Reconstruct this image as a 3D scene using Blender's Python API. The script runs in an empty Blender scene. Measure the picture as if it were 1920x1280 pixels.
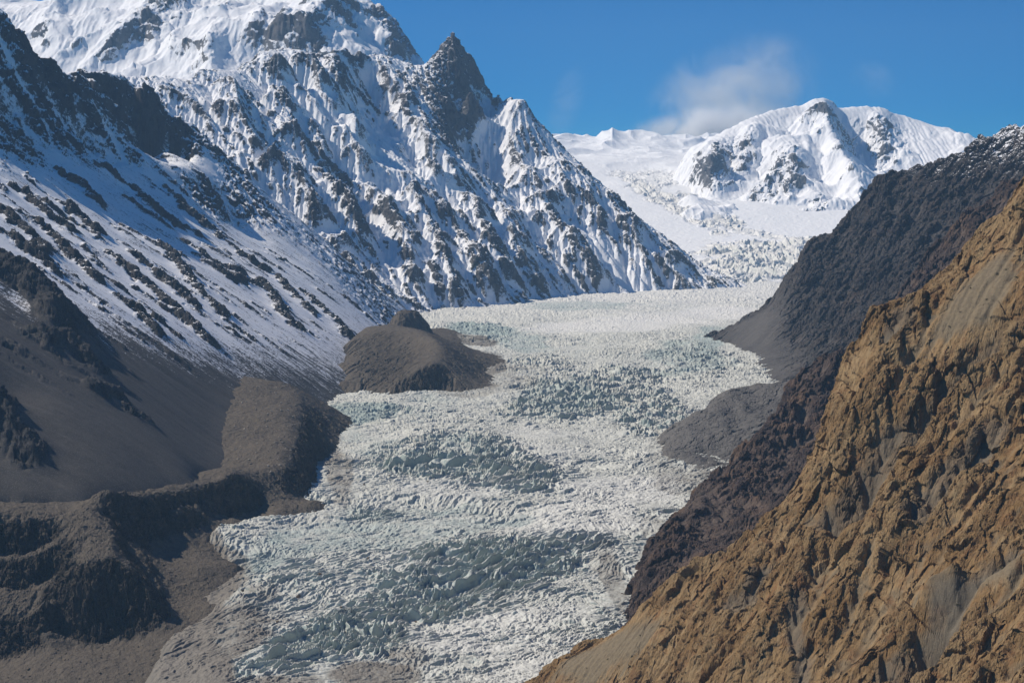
import bpy, bmesh, math, time
import numpy as np
T0 = time.time()
HAZE = 2.0e-5
RES = 1.0            # mesh density factor
F32 = np.float32
FPX, HPY, CPX = 3400.0, 470.0, 960.0     # focal length and horizon in photo pixels (1920 wide)
RNG = np.random.default_rng(7)

def log(*a):
    print('[%.1fs]' % (time.time() - T0), *a, flush=True)

# ------------------------------------------------------------------ noise
_P = RNG.permutation(4096).astype(np.int32)
_A = RNG.random(4096) * 2 * np.pi
_GX, _GY = np.cos(_A).astype(F32), np.sin(_A).astype(F32)
_G3 = RNG.normal(size=(4096, 3)); _G3 /= np.linalg.norm(_G3, axis=1)[:, None]; _G3 = _G3.astype(F32)

def pn(x, y, s=0):
    x = np.asarray(x, F32); y = np.asarray(y, F32)
    xf = np.floor(x); yf = np.floor(y)
    xi = xf.astype(np.int32) + s * 131; yi = yf.astype(np.int32) + s * 57
    fx = x - xf; fy = y - yf
    u = fx * fx * fx * (fx * (fx * 6 - 15) + 10); v = fy * fy * fy * (fy * (fy * 6 - 15) + 10)
    def g(i, j, dx, dy):
        h = _P[(i + _P[j & 4095]) & 4095]
        return _GX[h] * dx + _GY[h] * dy
    a = g(xi, yi, fx, fy); b = g(xi + 1, yi, fx - 1, fy)
    c = g(xi, yi + 1, fx, fy - 1); d = g(xi + 1, yi + 1, fx - 1, fy - 1)
    a += u * (b - a); c += u * (d - c)
    return (a + v * (c - a)) * 1.5

def pn3(x, y, z, s=0):
    x = np.asarray(x, F32); y = np.asarray(y, F32); z = np.asarray(z, F32)
    xf, yf, zf = np.floor(x), np.floor(y), np.floor(z)
    xi = xf.astype(np.int32) + s * 131; yi = yf.astype(np.int32) + s * 57; zi = zf.astype(np.int32) + s * 17
    fx, fy, fz = x - xf, y - yf, z - zf
    u = fx * fx * (3 - 2 * fx); v = fy * fy * (3 - 2 * fy); w = fz * fz * (3 - 2 * fz)
    def g(i, j, k):
        h = _P[(xi + i + _P[(yi + j + _P[(zi + k) & 4095]) & 4095]) & 4095]
        q = _G3[h]
        return q[..., 0] * (fx - i) + q[..., 1] * (fy - j) + q[..., 2] * (fz - k)
    def l(a, b, t): return a + t * (b - a)
    return 1.4 * l(l(l(g(0,0,0), g(1,0,0), u), l(g(0,1,0), g(1,1,0), u), v),
                   l(l(g(0,0,1), g(1,0,1), u), l(g(0,1,1), g(1,1,1), u), v), w)

def fbm(x, y, wl, octs, s=0, gain=.5, lac=2.03):
    r = 0; a = 1.0; t = 0
    for o in range(octs):
        r = r + a * pn(x / wl + 17.3 * o, y / wl - 9.1 * o, s + o); t += a
        a *= gain; wl /= lac
    return r / t * 1.4

def ridged(x, y, wl, octs, s=0, gain=.5, lac=2.1):
    r = 0; a = 1.0; t = 0; w = 1.0
    for o in range(octs):
        n = 1 - np.abs(pn(x / wl + 7.7 * o, y / wl + 3.1 * o, s + o)) * 1.6
        n = np.clip(n, 0, 1) ** 2 * w
        r = r + a * n; t += a; w = np.clip(n * 1.6, .15, 1)
        a *= gain; wl /= lac
    return r / t

def ridged3(x, y, z, wl, octs, s=0, gain=.5, lac=2.1):
    r = 0; a = 1.0; t = 0
    for o in range(octs):
        n = 1 - np.abs(pn3(x / wl + 7.7 * o, y / wl + 3.1 * o, z / wl, s + o)) * 1.7
        r = r + a * np.clip(n, -.3, 1); t += a
        a *= gain; wl /= lac
    return r / t

def facet3(x, y, z, s=0):
    """broken rock: every cell of a jittered lattice is a tilted flat facet; returns offset and distance to the cell's edge"""
    bx, by, bz = np.floor(x - .5), np.floor(y - .5), np.floor(z - .5)
    d1 = np.full(x.shape, 9.0, F32); d2 = d1.copy(); val = np.zeros(x.shape, F32)
    for i in (0, 1):
        for j in (0, 1):
            for k in (0, 1):
                cx, cy, cz = bx + i, by + j, bz + k
                h = _P[(cx.astype(np.int32) + s * 131 + _P[(cy.astype(np.int32) + s * 57 + _P[(cz.astype(np.int32) + s * 17) & 4095]) & 4095]) & 4095]
                q = _G3[h]; r = _G3[(h * 7 + 13) & 4095]
                ex, ey, ez = x - (cx + .5 + .42 * r[..., 0]), y - (cy + .5 + .42 * r[..., 1]), z - (cz + .5 + .42 * r[..., 2])
                d = ex * ex + ey * ey + ez * ez
                v = q[..., 0] * ex + q[..., 1] * ey + q[..., 2] * ez + .35 * r[..., 2]
                m = d < d1
                d2 = np.where(m, d1, np.minimum(d2, d)); val = np.where(m, v, val); d1 = np.where(m, d, d1)
    return val, np.sqrt(d2) - np.sqrt(d1)

def sst(x, a, b):
    t = np.clip((x - a) / (b - a), 0, 1)
    return t * t * (3 - 2 * t)

# ------------------------------------------------------------------ picture <-> place
def W(px, py, Y):
    return ((px - CPX) * Y / FPX, Y, (HPY - py) * Y / FPX)

GLY = np.array([1500, 2000, 2600, 3000, 3400, 4100, 5000, 6000, 7000, 8200, 9000, 9600, 10500, 11500, 13000, 14500, 17000, 22000], float)
GLP = np.array([1560, 1420, 1280, 1140, 1000, 860, 740, 655, 600, 562, 543, 530, 482, 442, 372, 305, 262, 255], float)
GLZ = (HPY - GLP) * GLY / FPX
def gz(Y):
    return np.interp(Y, GLY, GLZ)
def gl(px, py):
    """plan position of a point of the glacier seen at a photo pixel"""
    Y = np.interp(py, GLP[::-1], GLY[::-1]); return ((px - CPX) * Y / FPX, Y)

def dens(poly, step):
    p = np.array([W(*q) for q in poly]); out = [p[:1]]
    for a, b in zip(p[:-1], p[1:]):
        n = max(1, int(np.linalg.norm(b - a) / step))
        t = np.linspace(0, 1, n + 1)[1:, None]
        out.append(a + (b - a) * t)
    return np.concatenate(out)

def rbf(P, gx, gy, smooth=0.0):
    P = np.unique(np.round(P, 1), axis=0); xy = P[:, :2]; n = len(P)
    d = np.linalg.norm(xy[:, None] - xy[None], axis=2)
    A = np.zeros((n + 3, n + 3)); A[:n, :n] = -d + np.eye(n) * smooth * -1
    A[:n, n] = A[n, :n] = 1; A[:n, n + 1] = A[n + 1, :n] = xy[:, 0] / 1000; A[:n, n + 2] = A[n + 2, :n] = xy[:, 1] / 1000
    b = np.zeros(n + 3); b[:n] = P[:, 2]
    c = np.linalg.lstsq(A, b, rcond=None)[0].astype(F32)
    out = (c[n] + c[n + 1] * gx / 1000 + c[n + 2] * gy / 1000).astype(F32)
    gx = gx.astype(F32); gy = gy.astype(F32)
    for i in range(n):
        out -= c[i] * np.sqrt((gx - F32(xy[i, 0])) ** 2 + (gy - F32(xy[i, 1])) ** 2)
    return out

def blur(z, r):
    r = int(r)
    if r < 1: return z
    for _ in range(2):
        for ax in (0, 1):
            p = np.pad(z, [(r + 1, r) if k == ax else (0, 0) for k in (0, 1)], mode='edge').astype(np.float64)
            c = np.cumsum(p, axis=ax)
            if ax == 0: z = (c[2 * r + 1:] - c[:-2 * r - 1]) / (2 * r + 1)
            else: z = (c[:, 2 * r + 1:] - c[:, :-2 * r - 1]) / (2 * r + 1)
    return z.astype(F32)

RND = (.84 + .32 * RNG.random((1, 8, 1000, 1000))).astype(F32).repeat(4, 0)
def erode(z, dx, fixed, iters=12, K=.05, m=.45, A0=6.0, cap=60.0, talus=1.4, every=1):
    """stream-power carving: gullies and spurs down the fall line"""
    h, w = z.shape; N = h * w
    z0 = z.copy().astype(np.float64); z = z0.copy()
    idx = np.arange(N).reshape(h, w)
    nb = [(-1, 0), (1, 0), (0, -1), (0, 1), (-1, -1), (-1, 1), (1, -1), (1, 1)]
    fx = fixed.copy(); fx[0] = fx[-1] = True; fx[:, 0] = fx[:, -1] = True
    fxr = fx.ravel()
    for it in range(iters):
        best = np.zeros((h, w)); rcv = idx.copy()
        zp = np.pad(z, 1, constant_values=1e9); ip = np.pad(idx, 1, constant_values=0)
        k_ = 0
        for dy, dx_ in nb:
            s = (z - zp[1 + dy:1 + dy + h, 1 + dx_:1 + dx_ + w]) / (dx * math.hypot(dy, dx_))
            s = s * RND[it % 4, k_][:h, :w]; k_ += 1
            mk = s > best
            best[mk] = s[mk]; rcv[mk] = ip[1 + dy:1 + dy + h, 1 + dx_:1 + dx_ + w][mk]
        rc = rcv.ravel(); rc = np.where(fxr, np.arange(N), rc)
        d = (rc != np.arange(N)).astype(np.int32); r = rc.copy()
        for _ in range(13):
            d = d + d[r]; r = r[r]
        order = np.argsort(d, kind='stable'); ds = d[order]
        starts = np.searchsorted(ds, np.arange(ds[-1] + 2))
        A = np.ones(N)
        for k in range(ds[-1], 0, -1):
            q = order[starts[k]:starts[k + 1]]
            np.add.at(A, rc[q], A[q])
        dist = np.where((np.abs(rc - np.arange(N)) == 1) | (np.abs(rc - np.arange(N)) == w), 1.0, 1.414) * dx
        f = K * np.maximum(A - A0, 0) ** m * 10.0 / dist
        zr = z.ravel()
        for k in range(1, ds[-1] + 1):
            q = order[starts[k]:starts[k + 1]]
            zr[q] = (zr[q] + f[q] * zr[rc[q]]) / (1 + f[q])
        z = np.maximum(zr.reshape(h, w), z0 - cap)
        # slopes of the cuts slump back
        for _ in range(3):
            for ax in (0, 1):
                g = np.diff(z, axis=ax); e = np.clip(np.abs(g) - talus * dx, 0, None) * np.sign(g) * .25
                if ax == 0: z[:-1] += e; z[1:] -= e
                else: z[:, :-1] += e; z[:, 1:] -= e
    return z.astype(F32), A.reshape(h, w).astype(F32)

def bicubic(g, fx, fy):
    """g[j,i] sampled at fractional index fx (i), fy (j), Catmull-Rom / B-spline mix"""
    h, w = g.shape
    fx = np.clip(fx, 1, w - 2.001); fy = np.clip(fy, 1, h - 2.001)
    i = fx.astype(np.int32); j = fy.astype(np.int32); tx = (fx - i).astype(F32); ty = (fy - j).astype(F32)
    def wts(t):
        a = (1 - t) ** 3 / 6; b = (3 * t**3 - 6 * t * t + 4) / 6; c = (-3 * t**3 + 3 * t * t + 3 * t + 1) / 6; d = t**3 / 6
        a2 = -.5 * t + t * t - .5 * t**3; b2 = 1 - 2.5 * t * t + 1.5 * t**3; c2 = .5 * t + 2 * t * t - 1.5 * t**3; d2 = -.5 * t * t + .5 * t**3
        return [(p + q) * .5 for p, q in ((a, a2), (b, b2), (c, c2), (d, d2))]
    wx = wts(tx); wy = wts(ty); gf = g.ravel(); out = 0
    for b in range(4):
        row = 0
        jj = (np.clip(j + b - 1, 0, h - 1)) * w
        for a in range(4):
            row = row + wx[a] * gf[jj + np.clip(i + a - 1, 0, w - 1)]
        out = out + wy[b] * row
    return out

class Layer:
    """one landform: a height field over its own piece of ground"""
    def __init__(s, x0, x1, y0, y1, dx):
        s.x0, s.y0, s.dx = x0, y0, dx
        s.gx, s.gy = np.meshgrid(np.arange(x0, x1, dx), np.arange(y0, y1, dx))
        s.pts = []
    def line(s, poly, step=120, back=None, fwd=None):
        p = dens(poly, step); s.pts.append(p)
        if back:
            for dY, dZ in back: s.pts.append(p + np.array([0, dY, dZ]))
        if fwd:
            for dX, dY, dZ in fwd: s.pts.append(p + np.array([dX, dY, dZ]))
        return p
    def raw(s, pts): s.pts.append(np.array(pts, float).reshape(-1, 3))
    def pix(s, pts): s.pts.append(np.array([W(*p) for p in pts]))
    def solve(s, smooth=0.0, cell=3):
        P = np.concatenate(s.pts)
        cx, cy = s.gx[::cell, ::cell], s.gy[::cell, ::cell]
        # pad a little so that every fine cell has a coarse neighbour
        xs = np.arange(s.x0 - 2 * cell * s.dx, s.gx.max() + 3 * cell * s.dx, cell * s.dx)
        ys = np.arange(s.y0 - 2 * cell * s.dx, s.gy.max() + 3 * cell * s.dx, cell * s.dx)
        cx, cy = np.meshgrid(xs, ys)
        c = rbf(P, cx, cy, smooth)
        s.z = bicubic(c, (s.gx - xs[0]) / (cell * s.dx), (s.gy - ys[0]) / (cell * s.dx)).astype(F32)
        s.base = s.z.copy(); s.f = {}
    def sample(s, g, X, Y):
        return bicubic(g, (X - s.x0) / s.dx, (Y - s.y0) / s.dx)
    def proj(s, pts, Y0=None, Y1=None):
        """photo pixels -> plan points on this landform (first hit from the camera)"""
        out = []
        ys = np.linspace(Y0 or s.gy.min() + 5, Y1 or s.gy.max() - 5, 700)
        for px, py in pts:
            xs = (px - CPX) * ys / FPX; zr = (HPY - py) * ys / FPX
            ok = (xs > s.x0) & (xs < s.gx.max())
            zz = s.sample(s.base, xs, ys); hit = np.nonzero((zz >= zr) & ok)[0]
            k = hit[0] if len(hit) else int(np.argmin(np.where(ok, np.abs(zz - zr), 1e9)))
            out.append((xs[k], ys[k]))
        return np.array(out)
    def seg(s, plan):
        """distance to a plan polyline, and 0..1 along it"""
        D = np.full(s.gx.shape, 1e9, F32); T = np.zeros(s.gx.shape, F32); n = len(plan) - 1
        for k in range(n):
            a, b = plan[k], plan[k + 1]; ab = b - a; L = max(ab @ ab, 1e-6)
            t = np.clip(((s.gx - a[0]) * ab[0] + (s.gy - a[1]) * ab[1]) / L, 0, 1)
            d = np.hypot(s.gx - a[0] - t * ab[0], s.gy - a[1] - t * ab[1])
            m = d < D
            D[m] = d[m]; T[m] = ((k + t) / n)[m]
        return D, T
    def rib(s, pts, h, w, key=None, ends=(.15, .15), wob=.5, **k):
        D, T = s.seg(s.proj(pts, **k))
        D = D + wob * w * fbm(s.gx, s.gy, w * 1.6, 3, 11)
        e = np.clip(T / max(ends[0], 1e-3), 0, 1) * np.clip((1 - T) / max(ends[1], 1e-3), 0, 1)
        q = np.clip(1 - np.maximum(D, 0) / w, 0, 1) * e
        s.z += h * q
        if key: s.f[key] = np.maximum(s.f.get(key, 0), sst(q, .08, .35))
        return q
    def calm(s, lines, w):
        """0 on the given crest lines (plan), 1 away from them: keeps outlines where they belong"""
        D = np.full(s.gx.shape, 1e9, F32)
        for p in lines:
            D = np.minimum(D, s.seg(p[::2, :2])[0])
        return sst(D, 0, w)
    def inside(s, pts, soft=30, **k):
        """mask of the area inside a polygon given in photo pixels"""
        P = s.proj(pts, **k); x, y = s.gx, s.gy; m = np.zeros(x.shape, bool); n = len(P)
        for i in range(n):
            (xa, ya), (xb, yb) = P[i], P[(i + 1) % n]
            if ya == yb: continue
            c = (ya > y) != (yb > y)
            m ^= c & (x < (xb - xa) * (y - ya) / (yb - ya) + xa)
        return blur(m.astype(F32), max(1, soft / s.dx))

def polar(pa, pb, ya, yb, nc, nr, power=1.0, rows=None):
    u = (np.linspace(pa, pb, max(8, int(nc * RES))) - CPX) / FPX
    n = max(8, int(nr * RES))
    Y = np.interp(np.linspace(0, 1, n), np.linspace(0, 1, len(rows)), rows) if rows is not None else ya + (yb - ya) * np.linspace(0, 1, n) ** power
    YY = np.repeat(Y[:, None], len(u), 1); XX = YY * u[None]
    return XX.astype(F32), YY.astype(F32)

def normals(X, Y, Z):
    P = np.stack([X, Y, Z], -1)
    a = np.gradient(P, axis=1); b = np.gradient(P, axis=0)
    n = np.cross(a, b); n /= np.linalg.norm(n, axis=-1)[..., None] + 1e-9
    n *= np.sign(n[..., 2:3] + 1e-9)
    return n.astype(F32)

COL = bpy.context.scene.collection
ROUGH = ('ochre_hillside', 'rock_spur', 'dark_hillside', 'gravel_hump', 'lateral_moraine', 'moraine_mound', 'gravel_hillock')     # broken stone: facets stay sharp
def grid_mesh(name, X, Y, Z, attrs, mat, keep=None, label=None, cat=None, kind='structure', group=None):
    r, c = X.shape
    idx = np.arange(r * c, dtype=np.int32).reshape(r, c)
    q = np.stack([idx[:-1, :-1], idx[:-1, 1:], idx[1:, 1:], idx[1:, :-1]], -1).reshape(-1, 4)
    co = np.stack([X, Y, Z], -1).reshape(-1, 3).astype(F32)
    if keep is not None:
        kf = (keep[:-1, :-1] | keep[:-1, 1:] | keep[1:, 1:] | keep[1:, :-1]).ravel()
        q = q[kf]; used = np.zeros(r * c, bool); used[q.ravel()] = True
        new = np.cumsum(used) - 1; q = new[q].astype(np.int32); co = co[used]
        attrs = {k: v.ravel()[used] for k, v in attrs.items()}
    me = bpy.data.meshes.new(name)
    me.vertices.add(len(co)); me.vertices.foreach_set('co', co.ravel())
    me.loops.add(q.size); me.loops.foreach_set('vertex_index', q.ravel().astype(np.int32))
    me.polygons.add(len(q))
    me.polygons.foreach_set('loop_start', np.arange(0, q.size, 4, dtype=np.int32))
    me.polygons.foreach_set('use_smooth', np.full(len(q), name not in ROUGH))
    me.update(calc_edges=True)
    for k, v in attrs.items():
        me.attributes.new(k, 'FLOAT', 'POINT').data.foreach_set('value', np.ascontiguousarray(v, F32).ravel())
    me.materials.append(mat)
    o = bpy.data.objects.new(name, me); COL.objects.link(o)
    if kind: o['kind'] = kind
    if label: o['label'] = label
    if cat: o['category'] = cat
    if group: o['group'] = group
    log(name, len(co), 'verts')
    return o
# ------------------------------------------------------------------ light, sky, camera
scene = bpy.context.scene
SUN_EL, SUN_AZ = math.radians(46), math.radians(13)      # azimuth: from straight left, turned away from the camera
SUN_DIR = np.array([-math.cos(SUN_EL) * math.cos(SUN_AZ), math.cos(SUN_EL) * math.sin(SUN_AZ), math.sin(SUN_EL)])

world = bpy.data.worlds.new('World'); scene.world = world; world.use_nodes = True
wn = world.node_tree; wn.nodes.clear()
sky = wn.nodes.new('ShaderNodeTexSky'); sky.sky_type = 'NISHITA'; sky.sun_disc = False
sky.sun_elevation = SUN_EL
sky.sun_rotation = math.atan2(SUN_DIR[0], SUN_DIR[1])     # clockwise from +Y
sky.altitude = 3200; sky.air_density = 1.0; sky.dust_density = .3; sky.ozone_density = 4.0
bg = wn.nodes.new('ShaderNodeBackground'); bg.inputs['Strength'].default_value = .11
wo = wn.nodes.new('ShaderNodeOutputWorld')
hs = wn.nodes.new('ShaderNodeHueSaturation'); hs.inputs['Saturation'].default_value = 1.75; hs.inputs['Value'].default_value = .8
tm = wn.nodes.new('ShaderNodeVectorMath'); tm.operation = 'MULTIPLY'; tm.inputs[1].default_value = (.26, .82, .94)      # deep, clean high-altitude blue
wn.links.new(sky.outputs[0], hs.inputs['Color']); wn.links.new(hs.outputs[0], tm.inputs[0]); wn.links.new(tm.outputs[0], bg.inputs['Color'])
wn.links.new(bg.outputs[0], wo.inputs['Surface'])

sl = bpy.data.lights.new('sun', 'SUN'); sl.energy = 4.8; sl.angle = math.radians(.5); sl.color = (1, .9, .77)
so = bpy.data.objects.new('sun', sl); COL.objects.link(so)
from mathutils import Vector
so.rotation_euler = Vector(SUN_DIR).to_track_quat('Z', 'Y').to_euler()

cam = bpy.data.cameras.new('camera'); co_ = bpy.data.objects.new('camera', cam); COL.objects.link(co_)
cam.sensor_width = 36; cam.lens = 36 * FPX / 1920
cam.shift_y = -(640 - HPY) / 1920 * 1.0
cam.clip_start = 5; cam.clip_end = 90000
co_.rotation_euler = (math.radians(90), 0, 0)
scene.camera = co_
vs = scene.view_settings; vs.view_transform = 'Standard'; vs.look = 'None'; vs.exposure = 0.0; vs.gamma = 1.0
scene.render.use_motion_blur = False
cy = scene.cycles; cy.max_bounces = 12; cy.diffuse_bounces = 3; cy.volume_bounces = 10; cy.transparent_max_bounces = 6
cy.use_adaptive_sampling = False; cy.use_denoising = True

# ------------------------------------------------------------------ materials
class NT:
    def __init__(s, name):
        s.m = bpy.data.materials.new(name); s.m.use_nodes = True; s.t = s.m.node_tree; s.t.nodes.clear()
        s.out = s.t.nodes.new('ShaderNodeOutputMaterial')
        g = s.t.nodes.new('ShaderNodeNewGeometry'); s.pos = g.outputs['Position']; s.nrm = g.outputs['Normal']
        sp = s.t.nodes.new('ShaderNodeSeparateXYZ'); s.t.links.new(s.nrm, sp.inputs[0]); s.nz = sp.outputs[2]; s.nx = sp.outputs[0]
    def put(s, sock, v):
        if hasattr(v, 'is_output') or hasattr(v, 'links'): s.t.links.new(v, sock)
        elif isinstance(v, (tuple, list)) and len(v) == 3 and sock.type == 'RGBA': sock.default_value = (*v, 1)
        else: sock.default_value = v
    def attr(s, n):
        a = s.t.nodes.new('ShaderNodeAttribute'); a.attribute_name = n; return a.outputs['Fac']
    def math(s, op, a, b=0.0, c=0.0):
        n = s.t.nodes.new('ShaderNodeMath'); n.operation = op
        for i, v in enumerate((a, b, c)): s.put(n.inputs[i], v)
        return n.outputs[0]
    def add(s, *v):
        r = v[0]
        for q in v[1:]: r = s.math('ADD', r, q)
        return r
    def mul(s, a, b): return s.math('MULTIPLY', a, b)
    def mad(s, a, b, c): return s.math('MULTIPLY_ADD', a, b, c)
    def scale(s, v):
        n = s.t.nodes.new('ShaderNodeVectorMath'); n.operation = 'MULTIPLY'; s.put(n.inputs[0], s.pos); n.inputs[1].default_value = v
        return n.outputs[0]
    def noise(s, wl, detail=4, rough=.55, vec=None, dist=0.0, ridge=False, lac=2.0):
        n = s.t.nodes.new('ShaderNodeTexNoise'); n.noise_dimensions = '3D'
        if ridge: n.noise_type = 'RIDGED_MULTIFRACTAL'; n.inputs['Offset'].default_value = .8; n.inputs['Gain'].default_value = 1.5
        s.put(n.inputs['Vector'], vec if vec is not None else s.pos)
        n.inputs['Scale'].default_value = 1.0 / wl; n.inputs['Detail'].default_value = detail; n.inputs['Roughness'].default_value = rough
        n.inputs['Distortion'].default_value = dist; n.inputs['Lacunarity'].default_value = lac
        return n.outputs['Fac']
    def along(s, a, k):
        a = np.array(a, float); a /= np.linalg.norm(a)
        d = s.t.nodes.new('ShaderNodeVectorMath'); d.operation = 'DOT_PRODUCT'; s.put(d.inputs[0], s.pos); d.inputs[1].default_value = a
        m = s.t.nodes.new('ShaderNodeVectorMath'); m.operation = 'SCALE'; m.inputs[0].default_value = a; s.t.links.new(s.mul(d.outputs['Value'], 1 - 1 / k), m.inputs['Scale'])
        r = s.t.nodes.new('ShaderNodeVectorMath'); r.operation = 'SUBTRACT'; s.put(r.inputs[0], s.pos); s.t.links.new(m.outputs[0], r.inputs[1])
        return r.outputs[0]
    def voro(s, wl, vec=None, feature='F1', rand=1.0):
        n = s.t.nodes.new('ShaderNodeTexVoronoi'); n.feature = feature
        s.put(n.inputs['Vector'], vec if vec is not None else s.pos); n.inputs['Scale'].default_value = 1.0 / wl
        n.inputs['Randomness'].default_value = rand
        return n.outputs['Distance']
    def step(s, v, a, b):
        n = s.t.nodes.new('ShaderNodeMapRange'); n.interpolation_type = 'SMOOTHSTEP'; s.put(n.inputs['Value'], v)
        n.inputs['From Min'].default_value = a; n.inputs['From Max'].default_value = b
        return n.outputs[0]
    def mix(s, f, a, b):
        n = s.t.nodes.new('ShaderNodeMix'); n.data_type = 'RGBA'
        s.put(n.inputs[0], f); s.put(n.inputs[6], a); s.put(n.inputs[7], b)
        return n.outputs[2]
    def bump(s, h, strength, dist, nrm=None):
        n = s.t.nodes.new('ShaderNodeBump'); s.put(n.inputs['Height'], h); s.put(n.inputs['Strength'], strength); n.inputs['Distance'].default_value = dist
        if nrm is not None: s.put(n.inputs['Normal'], nrm)
        return n.outputs[0]
    def done(s, col, rough=.9, nrm=None, spec=.15):
        b = s.t.nodes.new('ShaderNodeBsdfPrincipled'); s.put(b.inputs['Base Color'], col); s.put(b.inputs['Roughness'], rough)
        b.inputs['Specular IOR Level'].default_value = spec
        if nrm is not None: s.put(b.inputs['Normal'], nrm)
        s.t.links.new(b.outputs[0], s.out.inputs['Surface'])
        return s.m

def rock_snow(name, rockA, rockB, scree, wl, snow=(.86, .87, .88), kn=1.6, amp=.55, fine=.5, grit=1.0, fall=None, streak=.35, tint=None):
    """snow lying on rock and scree; 'snow' and 'rock' are laid down with the relief"""
    t = NT(name)
    sn, rk = t.attr('snow'), t.attr('rock')
    n1 = t.noise(wl * 6, 5, .6); n2 = t.noise(wl, 4, .65); n3 = t.noise(wl * .25, 3, .6)
    v = t.add(sn, t.mul(t.math('SUBTRACT', t.nz, .72), t.mad(rk, kn, .25)), t.mad(n1, amp, -amp * .5), t.mad(n2, fine, -fine * .5), t.mad(n3, fine * .7, -fine * .35))
    fl = n2
    if fall is not None:      # grain running down the fall line
        fl = t.noise(wl * 1.3, 5, .65, t.along(fall, 9.0))
        v = t.add(v, t.mad(fl, streak, -streak * .5))
        fb = t.noise(wl * 7, 4, .6, t.along(fall, 7.0))
    f = t.step(v, .42, .60)
    rc = t.mix(t.step(n1, .35, .65), rockA, rockB)
    if tint is not None: rc = t.mix(t.step(t.noise(wl * 16, 4, .6), .48, .66), rc, tint)
    sc = t.mix(t.step(t.noise(wl * 2.5, 6, .7), .3, .7), scree, tuple(c * .72 for c in scree))
    if fall is not None: sc = t.mix(t.mul(t.step(fl, .45, .75), .5), sc, tuple(c * 1.45 for c in scree)); sc = t.mix(t.mul(t.step(fb, .42, .68), .55), sc, tuple(c * .6 for c in scree))
    ground = t.mix(rk, sc, rc)
    ground = t.mix(t.mul(t.step(n3, .35, .75), .35 * grit), ground, tuple(c * 1.9 for c in rockB))
    sp = t.voro(wl * .35)
    ground = t.mix(t.mul(t.step(t.math('SUBTRACT', .34, sp), 0.0, .12), .5 * grit), ground, tuple(min(c * 2.1, .5) for c in scree))
    col = t.mix(f, ground, snow)
    h = t.add(t.mul(n2, .6), t.mul(n3, .35), t.mul(fl, .3))
    st = t.mad(rk, .8, .3)
    st = t.math('MULTIPLY', st, t.mad(f, -.9, 1.0))
    return t.done(col, .9, t.bump(h, st, wl * .9))

def ochre():
    """sunlit ochre cliff: grain down the slope, rusty and tan bands, grey scree in the hollows"""
    t = NT('ochre rock'); rk, gu = t.attr('rock'), t.attr('gul')
    al = (-.32, -.55, -.77)
    g1 = t.noise(2.2, 5, .68, t.along(al, 6.0)); g2 = t.noise(9, 5, .62, t.along(al, 4.0)); g3 = t.noise(.9, 3, .6)
    b1 = t.noise(70, 5, .6); b2 = t.noise(26, 5, .65, None, .6)
    col = t.mix(t.step(b1, .36, .64), (.245, .15, .064), (.325, .222, .112))
    col = t.mix(t.mul(t.step(b2, .5, .7), .75), col, (.19, .095, .042))
    col = t.mix(t.mul(t.step(g2, .5, .72), .55), col, (.38, .285, .16))
    col = t.mix(t.mul(t.step(g1, .50, .68), .75), col, (.085, .055, .033))
    ck = t.noise(11, 6, .6, t.along(al, 2.5), .4, ridge=True)
    col = t.mix(t.mul(t.step(ck, .95, 1.5), .5), col, (.06, .042, .028))
    col = t.mix(t.mul(t.step(g3, .55, .75), .4), col, (.36, .27, .16))
    sc = t.mix(t.step(t.noise(5, 6, .7), .3, .7), (.21, .168, .108), (.15, .12, .08))
    col = t.mix(t.step(t.add(rk, t.mad(b2, .5, -.25)), .1, .45), sc, col)
    col = t.mix(t.mul(gu, .55), col, (.13, .12, .1))
    spk = t.voro(1.6)
    col = t.mix(t.mul(t.step(t.math('SUBTRACT', .3, spk), 0, .1), .35), col, (.34, .28, .19))
    h = t.add(t.mul(g1, .8), t.mul(g2, 1.2), t.mul(g3, .4), t.mul(t.step(ck, .8, 1.5), -.35))
    return t.done(col, .92, t.bump(h, t.mad(rk, .75, .25), 4.0), .12)

M_left = rock_snow('snowy scree and rock', (.06, .058, .058), (.036, .036, .039), (.088, .081, .073), 7, amp=.4, fine=.75, fall=(.985, -.17, -.6), streak=.8, grit=1.3)
M_mid = rock_snow('snowy rock', (.105, .101, .1), (.062, .063, .067), (.13, .125, .12), 7, amp=.35, fine=1.25, fall=(.5, -.5, -.6), streak=.3)
M_far = rock_snow('ice face', (.16, .15, .147), (.1, .1, .103), (.2, .19, .18), 18, amp=.3, fine=.55, fall=(0, -.7, -.7), streak=.9)
M_dark = rock_snow('dark rock', (.078, .064, .054), (.038, .036, .037), (.105, .098, .09), 6, amp=.5, fine=.85, grit=1.6, tint=(.085, .062, .047), fall=(-.75, -.1, -.65))
M_mor = rock_snow('moraine gravel', (.095, .08, .062), (.056, .048, .04), (.122, .104, .082), 4)
M_grey = rock_snow('grey gravel', (.1, .095, .088), (.075, .07, .066), (.145, .137, .126), 4)
M_red = rock_snow('red brown rock', (.085, .056, .043), (.04, .031, .03), (.13, .102, .082), 4, grit=1.4, tint=(.16, .1, .06), fall=(-.5, -.3, -.8))
M_brown = ochre()

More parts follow.
